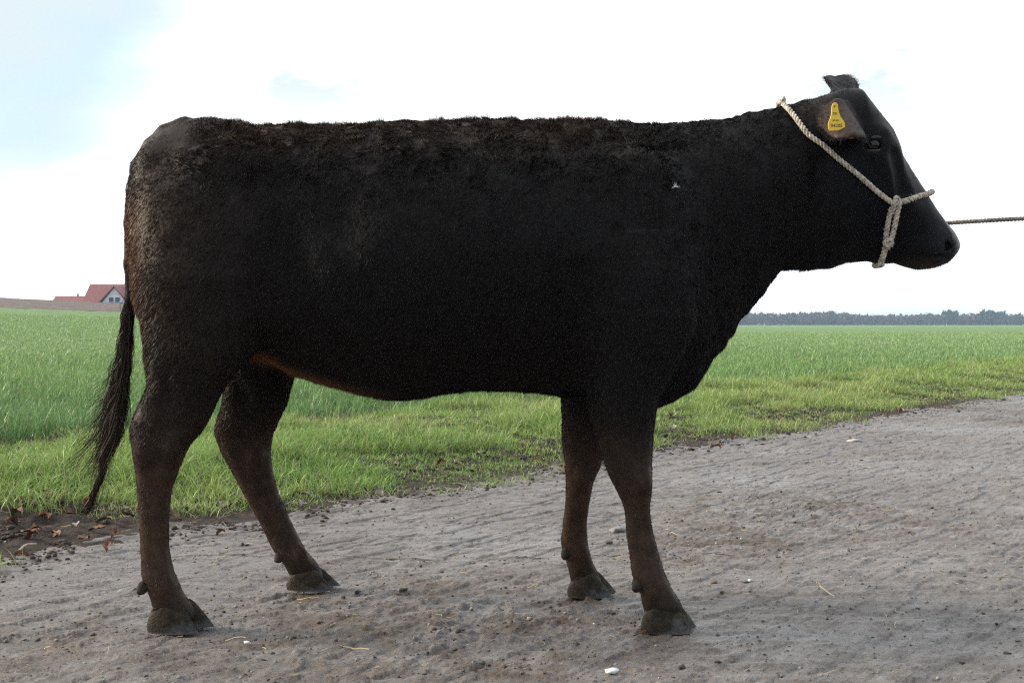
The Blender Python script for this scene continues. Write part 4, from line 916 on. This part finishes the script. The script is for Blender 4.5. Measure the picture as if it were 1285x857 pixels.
# dead leaves along the verge, one object each
def leaf_mesh(seed, ln_, wd_, curl):
    r_ = np.random.default_rng(seed); u = np.linspace(0, 1, 9); V = []
    for a in u:
        hw = wd_ * math.sin(math.pi * min(1, a * .92 + .04)) ** .8 * (1 + .25 * r_.normal() * .5)
        for q in (-1, -.5, 0, .5, 1): V.append((ln_ * (a - .5), hw * q, curl * (q * q) * .4 * ln_ + .25 * curl * ln_ * math.sin(a * 5) + .002 * r_.normal()))
    Q = [(i * 5 + j, i * 5 + j + 1, i * 5 + j + 6, i * 5 + j + 5) for i in range(8) for j in range(4)]
    return np.array(V), Q
leafm = [plain('dead_leaf_brown', (.16, .095, .06), .7, .3, .4, 60), plain('dead_leaf_red', (.17, .070, .042), .65, .3, .4, 60), plain('dead_leaf_grey', (.30, .25, .22), .75, .3, .3, 60)]
protos = []
for q in range(6):
    V, Q = leaf_mesh(q, rng.uniform(.045, .07), rng.uniform(.014, .024), rng.uniform(.2, .7)); m_ = leafm[(0, 0, 1, 2, 0, 2)[q]]
    o = mesh_np('dead_leaf', V, quads=Q, mat=m_); protos.append(o.data); bpy.data.objects.remove(o)
LL = {0: 'curled brown dead leaf lying in the muddy grass edge of the track', 2: 'curled russet red dead leaf lying in the muddy grass edge of the track', 3: 'pale greyish dead leaf lying in the muddy grass edge of the track'}
spots = [(20, 660), (55, 660), (88, 655), (110, 650), (122, 672), (160, 655), (40, 683), (70, 676), (105, 680), (8, 690), (142, 650), (30, 655), (45, 672), (96, 668), (130, 662), (135, 690), (150, 640), (15, 672), (75, 650), (60, 645)] + [(None, None)] * 110
for q, (a, b_) in enumerate(spots):
    if a is None:
        t = rng.uniform(-4.3, 14) if q % 3 else rng.uniform(-4.3, 1.5); s = rng.normal(.25, .32); x, y = t * TD[0] + s * ND[0], 6.1 + t * TD[1] + s * ND[1]
    else: g = G(a, b_); x, y = g[0], g[1]
    pi_ = int(rng.integers(0, 6)); pi_ = 2 if q in (1, 3, 6) else pi_
    o = bpy.data.objects.new('dead_leaf', protos[pi_]); C.objects.link(o)
    zz = ground_z(np.array([x]), np.array([y]))[0]; zt_ = track_z(np.array([x]), np.array([y]))[0]
    o.location = (x, y, max(zz, zt_ if edge_s(x, y) < -.03 else -9) + .012); o.rotation_euler = (rng.normal() * .35, rng.normal() * .35, rng.uniform(0, 6.28)); o.scale = (1, 1, 1) if q < 9 else (rng.uniform(.6, 1.1),) * 3
    kk = 2 if pi_ == 2 else (3 if pi_ in (3, 5) else 0); tag(o, LL[kk], 'leaf', {0: 'brown dead leaves along the verge', 2: 'red dead leaves along the verge', 3: 'grey dead leaves along the verge'}[kk])
# single objects on the track
def stone(name, px, py, r3, col, label, seed):
    g = G(px, py); r_ = np.random.default_rng(seed); V = IV * (1 + .25 * r_.normal(size=(len(IV), 1)).clip(-1, 1)) * np.array(r3)[None]
    o = mesh_np(name, V, tris=IF, mat=plain(name + '_surface', col, .6, .4, .12, 60)); z_ = track_z(np.array([g[0]]), np.array([g[1]]))[0]
    o.location = (g[0], g[1], z_ + r3[2] * .5 + .004); tag(o, label, 'stone'); return o
stone('white_stone', 768, 838, (.017, .014, .006), (.72, .78, .76), 'flat white stone on the track in the foreground below the front hooves', 1)
stone('pale_stone', 1072, 553, (.05, .02, .010), (.55, .53, .50), 'low pale stone on the far side of the track right of the cow front legs', 2)
stone('grey_stone', 775, 664, (.028, .03, .014), (.20, .20, .21), 'flat bluish grey stone seen between the two front legs', 3)
stone('white_chip', 310, 806, (.008, .006, .004), (.75, .75, .75), 'tiny white chip on the track right of the near hind hoof', 4)
# stick at the left verge
def stick(name, pts, rad, mat, label):
    global OFFR
    OFFR = np.array(pts[0]); o = rope(name, pts, rad, mat, None, twist=4, strands=1, fray=0); o.location = tuple(OFFR); tag(o, label, 'twig')
barkm = plain('bare_wood', (.42, .36, .25), .7, .3, .3, 50, .6, 200); darkw = plain('twig_brown', (.16, .09, .055), .8, .2, .3, 50)
def gp(px, py, z_): g = G(px, py); zz = max(ground_z(g[:1], g[1:2])[0], track_z(g[:1], g[1:2])[0]); return np.array([g[0], g[1], zz + z_])
stick('broken_stalk', [gp(20, 699, .012), gp(30, 692, .020), gp(38, 690, .018), gp(45, 689, .016)], .006, barkm, 'pale broken stalk lying at the left edge of the track')
stick('twig', [gp(795, 796, .006), gp(808, 792, .010), gp(822, 788, .012)], .004, darkw, 'reddish brown twig lying just left of the near front hoof')
stick('straw_stalk', [gp(1029, 737, .008), gp(1040, 744, .010), gp(1048, 750, .008)], .0022, barkm, 'thick pale straw stalk on the track at right')

# ------------------------------------------------------------------ far houses
wallm = plain('white_render', (.80, .80, .80), .8, .3, .04, 1); glass, n, b = mat_new('window_glass'); b.inputs['Base Color'].default_value = (.03, .05, .08, 1); b.inputs['Roughness'].default_value = .1
roofm, n, b = mat_new('red_roof_tiles'); tcd = n.nodes.new('ShaderNodeTexCoord'); wv2 = n.nodes.new('ShaderNodeTexWave'); wv2.inputs['Scale'].default_value = 1.6; wv2.bands_direction = 'Z'
n.links.new(tcd.outputs['Object'], wv2.inputs['Vector']); r_ = ramp(wv2.outputs['Fac'], [(0, (.20, .055, .05)), (1, (.26, .10, .09))]); n.links.new(r_.outputs[0], b.inputs['Base Color']); b.inputs['Roughness'].default_value = .8
trim = plain('white_trim', (.7, .7, .7), .6); woodm = plain('brown_trim', (.12, .05, .04), .7); hedgem = plain('dark_hedge', (.03, .05, .03), .9)
def bm_obj(name, V, Fc, mat, parent): 
    me = bpy.data.meshes.new(name); me.from_pydata([tuple(map(float, v_)) for v_ in V], [], Fc); me.materials.append(mat); o = bpy.data.objects.new(name, me); C.objects.link(o); o.parent = parent; return o
def cuboid(name, x0, x1, y0, y1, z0, z1, mat, parent):
    V = [(x, y, z_) for x in (x0, x1) for y in (y0, y1) for z_ in (z0, z1)]
    return bm_obj(name, V, [(0, 1, 3, 2), (4, 6, 7, 5), (0, 4, 5, 1), (2, 3, 7, 6), (0, 2, 6, 4), (1, 5, 7, 3)], mat, parent)
def prism(name, prof_, axis, a0, a1, mat, parent):
    """extrude a 2-D profile (h, z) along x or y"""
    V = []
    for a in (a0, a1):
        for (h, z_) in prof_: V.append((a, h, z_) if axis == 'x' else (h, a, z_))
    m_ = len(prof_); return bm_obj(name, V, [list(range(m_)), list(range(m_, 2 * m_))[::-1]] + [(j, m_ + j, m_ + (j + 1) % m_, (j + 1) % m_) for j in range(m_)], mat, parent)
def roof_shell(h0, hm, h1, ze, zr, th): return [(h0, ze), (hm, zr), (h1, ze), (h1, ze + th), (hm, zr + th), (h0, ze + th)]
HYD = 243.0; sc_ = HYD / F                     # metres per photo pixel there
hx0 = (103 - HX) * sc_; zb_ = hill(np.array([hx0]), np.array([HYD]))[0] - .3; zr_ = CAMH + (HY - 356) * sc_; ze_ = CAMH + (HY - 379) * sc_
hs = empty('farmhouse', (hx0, HYD, zb_)); tag(hs, 'white farmhouse with red tiled roof and cross gable beyond the ploughed rise', 'house')
ZR, ZE = zr_ - zb_, ze_ - zb_
W_ = 17.0; 
prism('wall', [(.6, -1.5), (.6, ZE - .05), (4.6, ZR - .35), (8.6, ZE - .05), (8.6, -1.5)], 'x', .6, W_ - .6, wallm, hs)
rf = prism('roof', roof_shell(0, 4.6, 9.2, ZE - .25, ZR - .2, .22), 'x', 0.0, W_, roofm, hs)
gx0, gx1, gm_ = 26.5 * sc_, 60 * sc_, 43.5 * sc_
prism('wall', [(gx0 + .3, -1.5), (gx0 + .3, ZE - .1), (gm_, ZR - .85), (gx1 - .3, ZE - .1), (gx1 - .3, -1.5)], 'y', -1.4, 4, wallm, hs)
prism('roof', roof_shell(gx0 - .4, gm_, gx1 + .4, ZE - .4, ZR - .7, .22), 'y', -1.9, 4.4, roofm, hs)
for q in range(2):
    wf = cuboid('window', gm_ - 1.15 + q * 1.25, gm_ - .1 + q * 1.25, -1.47, -1.39, ZE - .1, ZE + .95, trim, hs); cuboid('pane', gm_ - 1.07 + q * 1.25, gm_ - .18 + q * 1.25, -1.49, -1.46, ZE - .02, ZE + .87, glass, wf)
cuboid('balcony', gm_ - 3.0, gm_ + 2.2, -2.9, -1.4, ZE - .75, ZE - .2, plain('balcony_blue', (.12, .17, .22), .5), hs)
cuboid('window', .9, 1.5, .52, .62, ZE - .9, ZE - .2, trim, hs)
cuboid('chimney', gm_ + .2, gm_ + .75, 4.2, 4.8, ZR - .6, ZR + .35, plain('chimney_lead', (.18, .2, .24), .6), hs)
a0 = (70 - HX) * 255 / F; sh_ = empty('low_annex', (a0, HYD + 8, zb_)); tag(sh_, 'low building showing only its red roof left of the farmhouse', 'house')
zr2 = CAMH + (HY - 371.5) * (HYD + 12) / F - zb_
prism('wall', [(.4, -1.5), (.4, zr2 - 2.2), (4, zr2 - .3), (7.6, zr2 - 2.2), (7.6, -1.5)], 'x', .3, 6.6, wallm, sh_)
prism('roof', roof_shell(0, 4, 8, zr2 - 2.4, zr2 - .2, .2), 'x', 0, 6.9, roofm, sh_)
cuboid('chimney', 4.6, 4.9, 3.8, 4.1, zr2 - .3, zr2 + .5, plain('chimney_grey', (.25, .25, .26), .7), sh_)

# ------------------------------------------------------------------ far wood
woodl = vcol_mat('wood_twigs', .9, .1)
VV, TT, CC, o_ = [], [], [], 0
nt_ = 2300
for q in range(nt_):
    y = rng.uniform(880, 1000); px = rng.uniform(-150, 1700); x = (px - HX) * y / F
    base_h = np.interp(px, [900, 930, 990, 1040, 1075, 1110, 1150, 1180, 1285, 1500], [9, 10, 9.2, 10.2, 8.2, 7.2, 8.2, 8.4, 8, 9])
    con = (abs(px - 1192) < 11 or abs(px - 1246) < 15 or rng.random() < .03)
    h = base_h * rng.uniform(.86, 1.06) * y / 930
    if con: h = base_h * (1.32 if rng.random() < .5 else 1.15) if (abs(px - 1192) < 11 or abs(px - 1246) < 15) else base_h * 1.08
    k = 95; p_ = rng.normal(size=(k, 3)); p_ /= np.linalg.norm(p_, axis=1, keepdims=True); p_ *= rng.random((k, 1)) ** .4
    cw = 2.8 if not con else 2.0
    if con: hz_ = rng.random(k); cen = np.c_[p_[:, 0] * cw * (1.15 - hz_), p_[:, 1] * cw, h * (.1 + .9 * hz_)]
    else: cen = np.c_[p_[:, 0] * cw, p_[:, 1] * cw, h * .5 + p_[:, 2] * h * .5]
    tri = rng.normal(size=(k, 3, 3)) * (.85 if not con else .8); VV.append((cen[:, None] + tri + np.array([x, y, 0])).reshape(-1, 3))
    base_c = np.array([.085, .07, .065]) if not con else np.array([.025, .045, .03])
    if not con and rng.random() < .2: base_c = np.array([.11, .08, .06])
    CC.append(np.repeat((base_c * rng.uniform(.7, 1.3, (k, 1))), 3, 0))
    # trunk
    tv = np.array([(x - .15, y, -.5), (x + .15, y, -.5), (x + .05, y, h * .7), (x, y + .2, -.5)]); VV.append(tv); CC.append(np.repeat(base_c[None], 4, 0))
    TT.append(np.arange(k * 3).reshape(-1, 3) + o_); o_ += k * 3; TT.append(np.array([(0, 1, 2), (1, 3, 2)]) + o_); o_ += 4
tag(mesh_np('distant_wood', np.concatenate(VV), tris=np.concatenate(TT), mat=woodl, col=np.concatenate(CC), smooth=False), kind='stuff')

# ------------------------------------------------------------------ haze
hm = bpy.data.materials.new('haze_air'); hm.use_nodes = True; n = hm.node_tree; n.nodes.clear()
vo = n.nodes.new('ShaderNodeOutputMaterial'); pv = n.nodes.new('ShaderNodeVolumePrincipled'); pv.inputs['Density'].default_value = .00032; pv.inputs['Color'].default_value = (.58, .74, 1, 1)
n.links.new(pv.outputs[0], vo.inputs['Volume'])
hb = cuboid('haze', -2700, 2900, -120, 3500, -12, 26, hm, None); tag(hb, kind='stuff')
